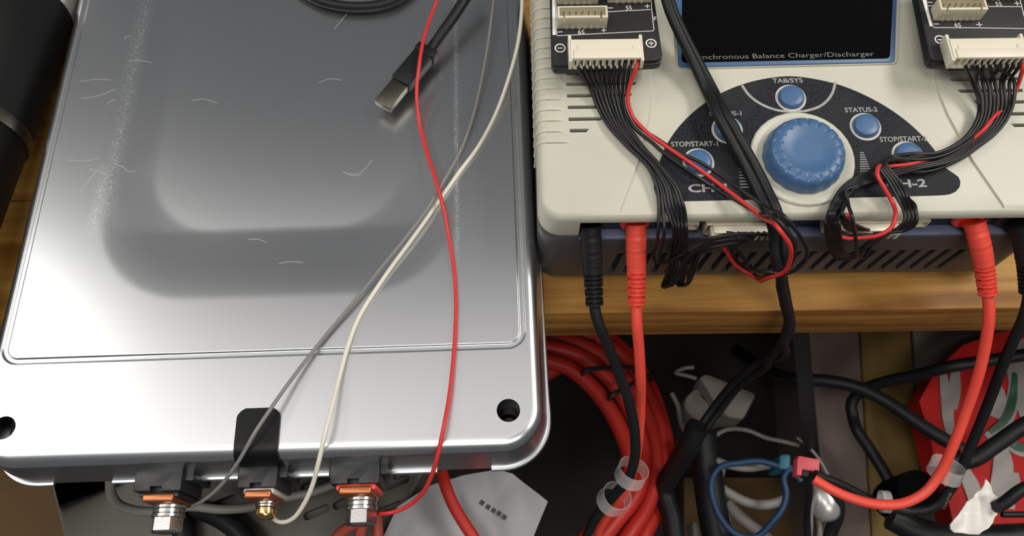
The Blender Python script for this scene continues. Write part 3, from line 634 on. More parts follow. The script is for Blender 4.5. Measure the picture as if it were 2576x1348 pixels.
def lerp(a, b, t): return a+(b-a)*t
px = lambda k: 1447+15.9*k
for k in range(8):
    t = k/7; jit = ((k*37) % 7-3)*.25
    L = [(px(k), 136, 'z', 87.5), (px(k)+2+2*(1-t), 158, 'z', 86.5)]
    L += [(lerp(1483, 1556, t), 218, 't', 7+jit), (lerp(1505, 1567, t), 272, 't', 3.2+jit), (lerp(1528, 1580, t), 312, 't', 2.4+abs(jit)), (lerp(1572, 1613, t), 362, 't', 2.2+abs(jit)*1.6), (lerp(1634, 1668, t), 425, 't', 2.3+abs(jit)*2), (lerp(1652, 1702, t), 470, 't', 2.4+abs(jit)*1.5), (lerp(1658, 1720, t), 520, 't', 2.2)]
    fx = 79+2.5*(9.3-k*.9); 
    if k < 2:
        L += [(1656+15*k, 575, 'Y', 140-k), (1650+14*k, 620, 'Y', 139-k), (1644+16*k, 644, 'Y', 139-k), (1652+12*k, 660, 'Y', 138), (1672+8*k, 660-4*k, 'Y', 137), (1712, 648-6*k, 'Y', 137-k)]
    elif k < 5:
        q = k-2; L += [(1692+9*q, 565, 'Y', 140-q*.7), (1690+9*q, 620, 'Y', 139-q*.7), (1683+8*q, 675, 'Y', 137-q*.7), (1668+6*q, 722-q*2, 'Y', 135), (1676+9*q, 722-q*4, 'Y', 133.5-q*.5), (1700+8*q, 690-q*2, 'Y', 134), (1726, 655-3*q, 'Y', 135-q*.4)]
    else:
        q = k-5; L += [(1708+9*q, 565, 'Y', 138.5-q*.7), (1714+6*q, 620, 'Y', 137.5-q*.7), (1716+5*q, 675, 'Y', 135.5-q*.7), (1709+5*q, 718, 'Y', 133.5), (1722+6*q, 717-q*4, 'Y', 132.5-q*.4), (1734+6*q, 684, 'Y', 133.5), (1748+5*q, 655-4*q, 'Y', 134.5-q*.5)]
    xe = 1809+14.5*k
    L += [(1768+4*k, 634-5.2*k, 'Y', 136-k*.35), (1815+5*k, 618-4.6*k+(k % 3)*3, 'Y', 136.5-k*.3), (1868+6*k-(1.2*(7-k)), 607-3*k+(k % 2)*4, 'Y', 137.2), (1905+k*4, 596-1.6*k, 'Y', 138.5)]
    L = L[:-1]+[(max(xe+6, 1850)+k*2, 594-k*.6, 'Y', 139.2), (xe, 580, 'Y', 142.5)]
    wire(H1, L)
wire(H1, [(px(8), 136, 'z', 87.5), (px(8)-2, 160, 'z', 86.5), (1567, 225, 't', 7), (1572, 275, 't', 3), (1594, 318, 't', 2.3), (1640, 358, 't', 1.9), (1690, 400, 't', 3.4), (1742, 436, 't', 4.4), (1800, 474, 't', 2.6), (1858, 508, 't', 5.0), (1902, 534, 't', 8.6), (1960, 558, 'Y', 128), (1992, 596, 'Y', 123.5), (1998, 640, 'Y', 121.5), (1985, 670, 'Y', 120.5), (1940, 688, 'Y', 122), (1885, 681, 'Y', 135), (1853, 655, 'Y', 137), (1838, 625, 'Y', 138.6), (1824, 592, 'Y', 140), (1816, 580, 'Y', 142.5)])
wire(H1, [(px(9), 136, 'z', 87.5), (px(9)-4, 160, 'z', 86.5), (1577, 230, 't', 7), (1583, 275, 't', 3.4), (1606, 316, 't', 3.2), (1655, 350, 't', 2.4), (1706, 382, 't', 4.6), (1762, 408, 't', 4.4), (1812, 440, 't', 3.4), (1868, 480, 't', 6.4), (1920, 516, 't', 9.0), (1980, 552, 'Y', 127), (2014, 596, 'Y', 124), (2031, 632, 'Y', 122), (2020, 664, 'Y', 120), (1985, 686, 'Y', 119), (1930, 684, 'Y', 121), (1880, 660, 'Y', 136), (1858, 635, 'Y', 138), (1845, 604, 'Y', 139.5), (1840, 580, 'Y', 142.5)])
wire(H1, [(px(10)-2, 136, 'z', 87.5), (1603, 160, 'z', 87), (1584, 215, 't', 10.5), (1579, 250, 't', 7), (1590, 290, 't', 4.0), (1622, 328, 't', 3.6), (1676, 368, 't', 4.0), (1740, 412, 't', 4.6), (1800, 456, 't', 3.6), (1858, 500, 't', 6.6), (1912, 542, 't', 10.4), (1962, 580, 'Y', 123.5), (1986, 615, 'Y', 120.5), (1989, 650, 'Y', 119), (1972, 684, 'Y', 118.2), (1935, 698, 'Y', 120), (1890, 692, 'Y', 133), (1852, 668, 'Y', 135.5), (1828, 634, 'Y', 138.6), (1810, 606, 'Y', 140.2), (1798, 582, 'Y', 142.5)], 'red', .84)
H2 = thing('balance_lead', 'black wire lead with one red strand coiled below CH-2', 'wiring', (165, 190, 62))
pa, pb = atz(2393, 143, 90), atz(2592, 143, 90); plug(H2, pa[0]+.9, pb[0]-.7, pa[1]-.9, ZB)
fplug(H2, 127.2, 154.2)
qx = lambda k: 2424+15.4*k
order = [0, 3, 1, 2, 5, 9, 4, 6, 7, 8]
for k in range(10):
    p = order[k]; t = p/9; jit = ((k*53) % 9-4)*.3
    L = [(qx(k), 137, 'z', 87.5), (qx(k)+3, 158, 'z', 86.5), (lerp(2447, 2549, t)+(2 if k % 2 else -2), 205, 't', 9+jit), (lerp(2462, 2550, t), 255, 't', 6+jit), (lerp(2458, 2532, t), 300, 't', 4.2+abs(jit)), (lerp(2436, 2502, t), 337, 't', 3.2+abs(jit)), (lerp(2400, 2465, t), 366, 't', 3.0+abs(jit)*1.3), (lerp(2350, 2408, t), 386+18*t, 't', 3.0+abs(jit)*1.6), (2300, lerp(386, 432, t), 't', 3.6+abs(jit)*1.4)]
    ce = atY(2260-k*13.5, 580, 142.5)
    if k in (0, 1, 4, 6):                                # strands that fold over the bundle and drop to the right
        q = (0, 1, 4, 6).index(k)
        L += [(2245, 394+q*3, 't', 4.5+q), (2216+q*4, 408, 't', 7+q*.6), (2212+q*8, 424, 't', 9), (2232+q*9, 452, 't', 8), (2256+q*9, 495, 't', 6.5-q*.5), (2274+q*10, 530, 'Y', 142-q*1.2), (2276+q*10, 556, 'Y', 138-q), (2252+q*9, 578, 'Y', 136-q*.5), (2215, 589-q, 'Y', 135), (2170, 590+q*2, 'Y', 136), (2125, 586+q*3, 'Y', 136.5-q*.4), (2100-q*4, 570, 'Y', 136.5-q*.4), (2098-q*4, 540, 'Y', 137.5-q*.5), (2112-q*3, 515, 't', 5+q*.4), (2128-q*2, 504, 't', 3.4+q*.5), (2118, 535, 'Y', 139.5), (2130+q*14, 575, 'Y', 140.2), (2154+q*14, 581, 'Y', 142.5)]
    else:
        q = (2, 3, 5, 7, 8, 9).index(k)
        L += [(2250, lerp(408, 440, q/5), 't', 2.6+q*.35), (2200, lerp(428, 454, q/5), 't', 2.4+q*.3), (2150, lerp(448, 474, q/5), 't', 2.4+q*.3), (2118+q*2.5, lerp(474, 494, q/5), 't', 3.2+q*.3), (2090+q*4.5, 520+q*2, 't', 4.6), (2078+q*6.5, 560, 'Y', 137.5-q*.5), (2080+q*7, 600, 'Y', 136-q*.5), (2090+q*6, 632, 'Y', 135-q*.5), (2110+q*5, 652-q*2, 'Y', 134), (2140+q*5, 650-q*5, 'Y', 134.4), (2178+q*4, 626-q*5, 'Y', 135.5), (2212+q*3, 602-q*3, 'Y', 137.5), (2228-q*5, 590, 'Y', 139.5), (2258-q*13.5, 580, 'Y', 142.5)]
    wire(H2, L)
wire(H2, [(2578, 138, 'z', 87.5), (2574, 165, 'z', 86.5), (2560, 215, 't', 7), (2540, 262, 't', 4), (2502, 292, 't', 5.5), (2474, 326, 't', 5.6), (2430, 362, 't', 3), (2360, 392, 't', 3.5), (2295, 412, 't', 4.5), (2240, 418, 't', 4.8), (2208, 424, 't', 9.8), (2207, 440, 't', 10.2), (2224, 472, 't', 9), (2245, 510, 't', 6.5), (2252, 545, 'Y', 138), (2243, 572, 'Y', 134), (2215, 590, 'Y', 132.2), (2170, 598, 'Y', 132.5), (2125, 598, 'Y', 133.5), (2097, 584, 'Y', 135.5), (2093, 565, 'Y', 137), (2120, 545, 'Y', 140), (2140, 580, 'Y', 142.5)], 'red', .84)
wire(H2, [(2150, 470, 't', 5.5), (2128, 478, 't', 6.2), (2132, 505, 't', 6.5), (2143, 545, 'Y', 135.5), (2152, 595, 'Y', 132), (2160, 640, 'Y', 132.5), (2172, 648, 'Y', 133.5), (2190, 625, 'Y', 135), (2215, 596, 'Y', 138.5)])
# ------------------------------------------------------------------ banana leads
def banana(jx, pts, m, lab, path, cr=2.35):
    t = thing('banana_lead', lab, 'test lead', (jx, 135, 50)); P = spline(pts, .25); T = np.gradient(P, axis=0); s = np.concatenate([[0], np.cumsum(np.linalg.norm(np.diff(P, axis=0), axis=1))]); Ltot = s[-1]
    def prof(f):
        if f < .02: return 4.9
        if f < .50: return 4.25-.1*math.sin(f*60)*(1 if .1 < f < .2 or .28 < f < .38 else 0)-f*.25
        return 4.0-(f-.5)*.7
    g = G(); T = T/np.linalg.norm(T, axis=1)[:, None]; loops = []; ang = np.arange(20)*2*math.pi/20; U = np.array([1., 0, 0])
    for i in range(len(P)):
        U = U-T[i]*(U@T[i]); U /= np.linalg.norm(U); V = np.cross(T[i], U); f = s[i]/Ltot; r = np.full(20, prof(f))
        if f > .56:                                      # staggered strain relief gaps
            c = ((f-.56)/.44*8); b = int(c); fr = c-b
            if fr > .52 and b < 8: r = np.where(np.abs(np.cos(ang+(0 if b % 2 else math.pi/2))) > .30, r-1.35, r)
        loops.append(P[i]+(r*np.cos(ang))[:, None]*U+(r*np.sin(ang))[:, None]*V)
    g.loft(loops); g.build('banana_plug', m, t, smooth=40)
    g = G(); g.tube([P[-8]]+[P[-1]]+path, cr, 14, step=2.5); g.build('cable', m, t, smooth=60); return t
def Z(L): return [atz(*p) for p in L]
banana(32., Z([(1484, 566, 54), (1488, 610, 49), (1491, 670, 42), (1496, 772, 32)]), 'rubber', 'left black banana lead plugged beside the charger corner', Z([(1505, 810, 28), (1526, 860, 20), (1556, 935, 6), (1583, 1015, -8), (1597, 1090, -21), (1597, 1150, -32), (1580, 1205, -43), (1548, 1242, -54), (1500, 1300, -70), (1470, 1360, -84)]))
banana(49.6, Z([(1600, 562, 54), (1600, 610, 49), (1601, 670, 42), (1601, 770, 32)]), 'redlead', 'left red banana lead hanging from the charger in front of the cable coil', Z([(1602, 810, 28), (1607, 870, 18), (1611, 940, 4), (1611, 1020, -18), (1606, 1100, -36), (1596, 1165, -48), (1577, 1220, -58), (1545, 1268, -70), (1508, 1330, -88), (1496, 1370, -99)]))
banana(183.4, Z([(2450, 556, 54), (2463, 605, 49), (2474, 660, 42), (2486, 745, 33)]), 'redlead', 'right red banana lead curving down to the pink plug', Z([(2488, 790, 28), (2480, 860, 18), (2462, 940, 6), (2432, 1030, -8), (2398, 1120, -20), (2365, 1190, -30), (2325, 1240, -36), (2270, 1266, -40), (2205, 1268, -42), (2140, 1252, -44), (2090, 1230, -45), (2048, 1205, -46)]))
banana(201., Z([(2563, 560, 54), (2574, 600, 49), (2583, 660, 42), (2588, 740, 33)]), 'rubber', 'right black banana lead at the photo edge curving beside the red one', Z([(2578, 790, 27), (2552, 850, 16), (2522, 920, 2), (2492, 1000, -14), (2456, 1090, -30), (2424, 1165, -42), (2392, 1230, -52), (2345, 1278, -60), (2290, 1285, -64), (2200, 1262, -60), (2120, 1222, -54), (2050, 1194, -49)]))
bl = bpy.data.objects['banana_lead.003']; g = G()
v, f_ = textg('12AWG', atz(2374, 1279, -51.6), atz(2392, 1240, -47.6), UPV, 1.4, .02, 0.); g.add(v, f_)
g.build('printed_lettering', 'dimprint', bl)
def sleeve(c, d, rx, ry, ln, lab):                       # short loose ring of clear tubing round a pair of cables
    d = np.asarray(d, float); d /= np.linalg.norm(d); a = np.array([0, 0, 1.]); U = np.cross(d, a); U /= np.linalg.norm(U); V = np.cross(d, U); g = G(); lo = []
    for h, s in ((-ln/2, 1), (ln/2, 1), (ln/2, .93), (-ln/2, .93), (-ln/2, 1)): lo.append([c+d*h+U*rx*s*math.cos(q)+V*ry*s*math.sin(q) for q in np.linspace(0, 2*math.pi, 29)[:-1]])
    g.loft(lo, cap=False); o = g.build('clear_sleeve', 'clear'); tag(o, lab, 'cable sleeve'); return o
def dirz(a, b, z0, z1): return atz(*a, z1)-atz(*b, z0)
sleeve(atz(1589, 1190, -45), dirz((1575, 1215), (1600, 1165), -46, -56), 7.4, 8.8, 6.5, 'upper clear ring around the left red and black leads')
sleeve(atz(1545, 1254, -61), dirz((1520, 1285), (1570, 1235), -60, -76), 7.4, 8.8, 6.5, 'lower clear ring around the left red and black leads')
sleeve(atz(2380, 1183, -36), dirz((2364, 1220), (2396, 1155), -32, -42), 7.4, 8.6, 6.5, 'upper clear ring around the right red and black leads')
sleeve(atz(2226, 1262, -46), dirz((2190, 1262), (2262, 1268), -46, -46), 5.2, 4.4, 4.0, 'small clear ring on the right leads near the pink plug')
# ------------------------------------------------------------------ thin wires over the module
def loose(name, L, m, r, lab, cat='wire', seg=8): g = G(); g.tube(Z(L), r, seg); o = g.build(name, m, smooth=60); return tag(o, lab, cat)
loose('thin_wire', [(1108, -20, 46), (1088, 30, 46), (1068, 90, 48), (1055, 160, 49), (1048, 240, 44), (1054, 305, 39), (1070, 370, 38.5), (1095, 450, 41), (1112, 510, 40.6), (1128, 590, 37.6), (1141, 670, 36.6), (1147, 760, 36.6), (1145, 840, 37), (1138, 930, 38), (1128, 1010, 39), (1115, 1080, 40), (1101, 1145, 36), (1082, 1205, 28), (1056, 1248, 20), (1020, 1276, 14), (985, 1289, 11), (954, 1293, 9)], 'red', .86, 'thin red wire running down the lid to the hex bolt with the red insulator')
loose('thin_wire', [(1246, -20, 46), (1240, 20, 46), (1228, 110, 43), (1212, 200, 40), (1188, 300, 37.5), (1158, 380, 37.5), (1118, 452, 38.6), (1075, 524, 38.8), (1020, 598, 39), (960, 672, 38.8), (890, 760, 37.6), (800, 868, 37), (735, 952, 39), (685, 1022, 41), (640, 1090, 41), (612, 1140, 37), (580, 1190, 30), (545, 1232, 22), (512, 1258, 14), (484, 1274, 9)], 'greywire', .80, 'thin grey wire crossing the lid and the black clip')
loose('thin_wire', [(1314, -20, 50), (1313, 20, 50), (1303, 110, 47), (1282, 190, 43), (1250, 280, 38.5), (1205, 366, 36.5), (1150, 440, 36), (1106, 502, 36), (1074, 548, 36.2), (1028, 612, 36.2), (978, 680, 36), (938, 740, 36), (902, 800, 36), (876, 868, 36.4), (856, 940, 37.5), (836, 1020, 40), (818, 1090, 41), (802, 1160, 36), (786, 1220, 28), (762, 1272, 20), (738, 1303, 14), (715, 1313, 10), (698, 1311, 8), (688, 1304, 7)], 'whitewire', .92, 'thin white wire hanging to the brass coloured screw')
u = thing('usb_cable', 'black USB plug and cable lying on the lid under the red wire', 'cable', tuple(atz(1040, 200, 36)))
def ubox(a, b, w, h, m, nm, zc, bev):
    A, B = atz(*a, zc), atz(*b, zc); d = B-A; l = np.linalg.norm(d); d /= l; R = np.array([np.cross(d, UPV), d, UPV]).T; g = G(); g.box((A+B)/2, (w, l, h), bev=bev, R=R); return g.build(nm, m, u)
ubox((1076, 130), (1007, 213), 9.6, 6.6, 'rubber', 'plug_body', 42, .9); ubox((1080, 126), (1066, 143), 10.6, 7.2, 'rubber', 'plug_collar', 42, .8)
sh = ubox((1010, 210), (962, 268), 8.6, 4.0, 'nickel', 'metal_shell', 41.6, .4)
g = G(); A, B = atz(1012, 206, 44), atz(962, 268, 44); d = (B-A)/np.linalg.norm(B-A); n = np.cross(d, UPV)
g.tube([atz(1076, 132, 42.5), atz(1090, 116, 43), atz(1112, 84, 45), atz(1140, 44, 47), atz(1178, -14, 49), atz(1215, -60, 50)], 2.55, 12); g.build('cable', 'rubber', u, smooth=60)
loose('looped_cable', [(735, -40, 37.6), (776, -12, 37.6), (810, 4, 37.6), (855, 14, 37.6), (905, 17, 37.6), (955, 12, 37.6), (1002, -4, 37.6), (1040, -32, 37.6)], 'rubber', 2.4, 'bend of a round black cable at the top edge of the lid', 'cable', 12)
# ------------------------------------------------------------------ twin flex over the charger
tw = thing('twin_flex', 'thick black twin cable draped over the charger beside the knob', 'cable', (70, 180, 66))
cl = [(1672, -30, 't', 16), (1690, 30, 't', 14), (1716, 88, 't', 11), (1748, 152, 't', 7), (1782, 220, 't', 4.5), (1820, 296, 't', 8.2), (1856, 362, 't', 6.6), (1890, 424, 't', 4.0), (1922, 488, 't', 3.6), (1945, 540, 't', 4.0), (1958, 592, 'Y', 137), (1962, 650, 'Y', 130), (1966, 704, 'Y', 127), (1975, 752, 'Y', 124.5), (1985, 812, 'Y', 121), (1975, 862, 'Y', 117), (1940, 905, 'z', -45), (1890, 938, 'z', -70), (1845, 975, 'z', -90), (1808, 1022, 'z', -104), (1772, 1072, 'z', -112), (1738, 1128, 'z', -118)]
P = spline(pth(cl), 2.0); T = np.gradient(P, axis=0); T /= np.linalg.norm(T, axis=1)[:, None]
tws = np.interp(np.arange(len(P))/len(P), [0, .12, .25, .5, .62, .72, .8, .9, 1], [.9, .6, .1, .15, .5, .2, .9, .2, .6])
A, B = [], []
for p, t_, a in zip(P, T, tws):
    n1 = np.cross(t_, UPV); n1 /= np.linalg.norm(n1); n2 = np.cross(n1, t_); o_ = n1*math.cos(a)+n2*math.sin(a); A.append(p+o_*1.98); B.append(p-o_*1.98)
for q in (A, B): g = G(); g.tube(q[::2], 2.08, 12, step=2.0); g.build('conductor', 'rubber', tw, smooth=60)
# ================================================================== UNDER THE BENCH
def blob(name, polypx, z0, z1, m, lab, cat, bev=3., rad=4.):
    pl = roundpoly([atz(x, y, z1) for x, y in polypx], rad); pl = pl[::-1] if np.cross(pl[1]-pl[0], pl[len(pl)//3]-pl[0])[2] < 0 else pl
    a = sum(pl[i][0]*pl[(i+1) % len(pl)][1]-pl[(i+1) % len(pl)][0]*pl[i][1] for i in range(len(pl)))
    if a < 0: pl = pl[::-1]
    g = G(); g.slab(pl-UPV*(z1-z0), UPV*(z1-z0), bev); o = g.build(name, m); return tag(o, lab, cat)
def cable(name, L, m, r, lab, cat='cable', seg=10): g = G(); g.tube(Z(L), r, seg, step=3.0); o = g.build(name, m, smooth=60); return tag(o, lab, cat)
ZS = -260.
# slotted metal box under the module
c = [(110, 1150), (1090, 1130), (960, 1420), (175, 1420)]
sb = blob('metal_box', c, ZS, -70, 'plate', 'grey sheet metal box with dark oblong slots below the battery module', 'box', 1.5, 3)
k = G()
for x, y in ((790, 1218), (797, 1288), (870, 1262), (997, 1214), (980, 1279), (560, 1264), (710, 1222)):
    p = atz(x, y, -70); d = atz(x+20, y-8, -70)-atz(x-20, y+8, -70); d /= np.linalg.norm(d); k.box(p, (13.5, 4.2, 9), bev=0, vbev=1.8, vseg=3, R=np.array([d, np.cross(UPV, d), UPV]).T)
cut(sb, k)
blob('cardboard_box', [(-120, 1110), (205, 1150), (206, 1420), (-140, 1420)], ZS, -120, 'card', 'brown cardboard box at the lower left below the module', 'box', 1, 2)
cable('grey_cable', [(280, 1150, -8), (277, 1212, -16), (281, 1244, -24), (300, 1270, -32), (340, 1284, -38), (400, 1286, -44), (470, 1274, -48), (560, 1281, -52), (620, 1277, -56), (700, 1255, -60), (790, 1236, -62), (850, 1212, -63), (900, 1180, -64)], 'greycab', 2.2, 'pale grey cable sagging behind the terminal bolts')
cable('black_cable', [(430, 1270, -64), (520, 1288, -64), (570, 1312, -60), (610, 1345, -58), (640, 1400, -56)], 'rubber', 5.0, 'fat black cable bending out of frame below the brass screw')
cable('black_cable', [(420, 1330, -62), (445, 1300, -62), (465, 1345, -62), (470, 1400, -62)], 'rubber', 5.5, 'short black cable end under the left hex bolt')
rw = thing('red_lead_bundle', 'dull red cables hanging under the hex bolt with the red insulator', 'cable', tuple(atz(900, 1330, -60)))
for L in ([(905, 1290, -40), (898, 1312, -44), (870, 1330, -48), (845, 1352, -52), (825, 1400, -56)], [(915, 1290, -42), (912, 1318, -46), (905, 1350, -50), (900, 1400, -54)], [(935, 1295, -46), (922, 1312, -50), (920, 1304, -46), (928, 1296, -44)], [(945, 1290, -52), (950, 1325, -56), (948, 1400, -60)]):
    g = G(); g.tube(Z(L), 2.6, 10, step=2); g.build('cable', 'salmon', rw, smooth=60)
# white film with printed marks
def sheet(name, polypx, zf, m, lab, cat, amp=2.5, n=26, th=.8, seed=1, freq=.09):
    P = np.array([atz(x, y, zf) for x, y in polypx]); c = P.mean(0); r2 = np.random.default_rng(seed); ph = r2.uniform(0, 6.28, (6, 3)); fr = r2.normal(0, freq, (6, 2))
    def wob(p): return amp*sum(abs(math.sin(fr[i][0]*p[0]+fr[i][1]*p[1]+ph[i][0]))-.5 for i in range(6))*.6
    edge = []
    for i in range(len(P)):
        a, b = P[i], P[(i+1) % len(P)]; k = max(2, int(np.linalg.norm(b-a)/3)); edge += [a+(b-a)*j/k for j in range(k)]
    edge = np.array(edge); K = 12; loops = []
    for s in np.linspace(1, .02, K): q = c+(edge-c)*s; q[:, 2] += [wob(p) for p in q]; loops.append(q)
    low = [q-UPV*th for q in loops]; g = G(); g.loft(low[::-1]+loops); o = g.build(name, m, smooth=50); tag(o, lab, cat); return o, wob
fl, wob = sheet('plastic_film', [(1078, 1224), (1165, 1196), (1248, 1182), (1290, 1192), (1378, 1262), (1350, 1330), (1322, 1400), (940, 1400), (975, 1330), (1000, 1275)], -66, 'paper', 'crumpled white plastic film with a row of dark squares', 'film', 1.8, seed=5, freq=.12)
for x, y in ((1213, 1265), (1228, 1275.5), (1242, 1284), (1256, 1292.5), (1269, 1302)):
    p = atz(x, y, -66); p[2] += wob(p)+.25; g = G(); d = atz(1269, 1302, -66)-atz(1213, 1265, -66); d /= np.linalg.norm(d); g.box(p, (2.1, 2.1, .6), R=np.array([d, np.cross(UPV, d), UPV]).T); g.build('printed_mark', 'mark', fl)
cable('red_cable', [(1112, 1190, -52), (1122, 1225, -50), (1138, 1265, -50), (1165, 1312, -50), (1190, 1350, -50), (1225, 1410, -52)], 'redcoil', 3.0, 'single orange red cable crossing the white film')
# coil of heavy red cable
co = thing('cable_coil', 'coil of thick orange red cable hanging below the bench front edge', 'cable coil', tuple(atz(1600, 1200, -150)))
turns = [[(1250, 872, -150), (1365, 872, -150), (1450, 892, -150), (1530, 950, -150), (1592, 1050, -150), (1618, 1150, -146), (1600, 1240, -140), (1540, 1320, -136), (1470, 1410, -134)],
         [(1250, 850, -165), (1400, 850, -165), (1500, 886, -165), (1585, 970, -165), (1635, 1080, -160), (1648, 1180, -154), (1628, 1270, -148), (1580, 1348, -142), (1530, 1420, -140)],
         [(1300, 830, -180), (1450, 836, -180), (1560, 890, -180), (1632, 1000, -178), (1662, 1110, -172), (1652, 1210, -164), (1622, 1290, -156), (1560, 1390, -150)],
         [(1400, 820, -196), (1530, 850, -196), (1610, 930, -194), (1660, 1040, -188), (1678, 1140, -182), (1668, 1220, -170), (1652, 1280, -160), (1620, 1345, -152), (1590, 1420, -150)],
         [(1240, 905, -140), (1365, 905, -140), (1430, 925, -140), (1500, 985, -140), (1560, 1080, -138), (1586, 1170, -134), (1568, 1240, -130), (1520, 1300, -128), (1440, 1400, -126)],
         [(1340, 960, -172), (1390, 930, -172), (1440, 900, -172), (1500, 870, -176)]]
for L in turns: g = G(); g.tube(Z(L), 5.0, 14, step=3); g.build('turn', 'redcoil', co, smooth=60)
for a, b, z in (((1470, 933), (1600, 930), -128), ((1536, 998), (1640, 945), -130)):
    P0, P1 = atz(*a, z), atz(*b, z-40); g = G(); d = P1-P0; m_ = (P0+P1)/2+UPV*6; g.tube([P0-UPV*12, P0, m_, P1, P1-UPV*12], 1.5, 8); g.build('cable_tie', 'black', co)
cable('black_cable', [(1756, 1070, -96), (1738, 1108, -104), (1702, 1170, -130), (1672, 1240, -150), (1690, 1300, -150), (1700, 1400, -150)], 'rubber', 6.0, 'black cable drooping right beside the red coil')
cable('black_cable', [(1765, 1090, -150), (1778, 1180, -156), (1790, 1270, -156), (1815, 1400, -156)], 'rubber', 9.0, 'thickest black cable dropping from the twin flex end')
# power adapter and the nest of leads
pw = thing('power_adapter', 'off white wall plug adapter with two blocks in the dark under the bench', 'adapter', tuple(atz(1815, 990, -200)))
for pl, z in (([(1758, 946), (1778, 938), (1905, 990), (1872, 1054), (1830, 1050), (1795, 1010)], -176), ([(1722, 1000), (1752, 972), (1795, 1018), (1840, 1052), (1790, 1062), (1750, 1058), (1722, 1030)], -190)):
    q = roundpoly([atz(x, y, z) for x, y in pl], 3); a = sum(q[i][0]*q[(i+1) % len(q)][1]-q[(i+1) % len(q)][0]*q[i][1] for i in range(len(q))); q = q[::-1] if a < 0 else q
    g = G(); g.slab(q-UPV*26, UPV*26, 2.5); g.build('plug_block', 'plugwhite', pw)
cable('grey_lead', [(1752, 952, -178), (1725, 944, -180), (1700, 938, -182), (1725, 925, -184), (1745, 924, -184)], 'greycab', 1.3, 'small bent grey lead left of the white adapter')
cable('grey_lead', [(1690, 990, -190), (1705, 1020, -188), (1712, 1060, -186), (1728, 1100, -180), (1738, 1130, -176)], 'greycab', 1.6, 'thin grey lead running down left of the adapter')
cable('grey_lead', [(1770, 1120, -160), (1830, 1080, -165), (1880, 1082, -168), (1930, 1102, -168), (1970, 1110, -168), (2010, 1120, -168)], 'greycab', 1.4, 'grey lead looping below the adapter')
cable('grey_lead', [(1752, 1125, -150), (1775, 1142, -150), (1800, 1158, -150), (1835, 1170, -150), (1880, 1177, -150), (1935, 1170, -152)], 'greycab', 2.4, 'pale lead bending across the top of the blue loop')
cable('grey_lead', [(1812, 1160, -170), (1812, 1190, -168), (1800, 1212, -166), (1840, 1244, -164), (1890, 1266, -163), (1930, 1269, -163), (1975, 1256, -164)], 'greycab', 3.0, 'grey cable curving like a smile inside the blue loop')
cable('grey_lead', [(1826, 1266, -190), (1862, 1300, -190), (1905, 1332, -190), (1960, 1380, -190)], 'plugwhite', 4.0, 'straight white cable end below the blue loop')
cable('grey_lead', [(2005, 1100, -150), (2040, 1130, -150), (2075, 1180, -150), (2088, 1210, -150)], 'greycab', .9, 'thin grey lead above the pink plug')
cable('blue_lead', [(1990, 1175, -140), (1960, 1172, -140), (1915, 1160, -140), (1860, 1164, -140), (1812, 1174, -140), (1790, 1205, -140), (1795, 1262, -140), (1818, 1310, -140), (1850, 1342, -140), (1900, 1350, -142), (1945, 1310, -142), (1970, 1275, -142), (1978, 1240, -142), (1972, 1200, -141), (1985, 1180, -140), (2015, 1210, -141)], 'bluecab', 1.9, 'blue lead lying in a loop over the grey cables')
blob('cable_tag', [(1812, 1290), (1830, 1278), (1842, 1310), (1830, 1322)], -196, -180, 'plugwhite', 'small white tag left of the straight white cable', 'tag', 1, 2)
blob('cable_tag', [(1742, 1312), (1755, 1310), (1764, 1348), (1745, 1352)], -196, -176, 'plugwhite', 'small white tag at the bottom edge by the thick black cables', 'tag', 1, 2)
tl = blob('teal_plug', [(1962, 1142), (1990, 1142), (1988, 1180), (1960, 1180)], -160, -138, 'teal', 'teal connector touching the blue lead', 'connector', 1.2, 2)
dp = thing('pink_plug', 'pink red two pole plug with black shrink boots on the right leads', 'connector', tuple(atz(2030, 1170, -60)))
A, B = atz(1996, 1160, -50), atz(2062, 1172, -50); d = (B-A)/np.linalg.norm(B-A); Rm = np.array([d, np.cross(UPV, d), UPV]).T
g = G(); g.box(atz(2029, 1170, -54), (10.4, 6.4, 7.4), bev=.8, R=Rm); g.box(atz(2006, 1178, -54), (2.6, 8.0, 7.2), bev=.6, R=Rm); bd = g.build('plug_housing', 'deans', dp)
for x, y in ((2022, 1186), (2046, 1186)): g = G(); P0 = atz(x, y-10, -54); g.tube([P0, atz(x+3, y+14, -54)], 2.7, 10); g.build('boot', 'rubber', dp)
cable('black_lead', [(2030, 1190, -58), (2036, 1240, -90), (2030, 1300, -120), (2036, 1400, -140)], 'rubber', 2.0, 'black lead dropping from the pink plug past the silver oval')
g = G(); c = atz(2072, 1258, -150); th = np.linspace(0, math.pi, 15); 
dm = atz(2090, 1312, -150)-atz(2055, 1205, -150); lm = np.linalg.norm(dm)/2; g.lathe([(max(.05, 9.5*math.sin(t)**.8), -lm*math.cos(t)) for t in th], c, dm, 28); so_ = g.build('silver_capsule', 'silver', smooth=60); tag(so_, 'glossy silver oval body in the lead nest under the pink plug', 'device')
cable('grey_lead', [(2058, 1300, -160), (2062, 1330, -160), (2056, 1390, -160)], 'plugwhite', 1.8, 'short white lead below the silver oval')
cable('grey_lead', [(2040, 1230, -140), (2040, 1290, -150), (2036, 1390, -160)], 'greycab', 1.4, 'grey lead hanging left of the silver oval')
cable('black_lead', [(2100, 1230, -140), (2108, 1290, -150), (2090, 1340, -160), (2080, 1400, -165)], 'rubber', 4.0, 'black cable bending down right of the silver oval')
blob('cardboard_sheet', [(1720, 1200), (2040, 1200), (2060, 1420), (1720, 1420)], ZS, -240, 'card', 'tan cardboard sheet beneath the blue loop', 'cardboard', 1, 2)
g = G(); a, b = atz(2012, 840, -60), atz(2030, 1140, -150); R_ = None
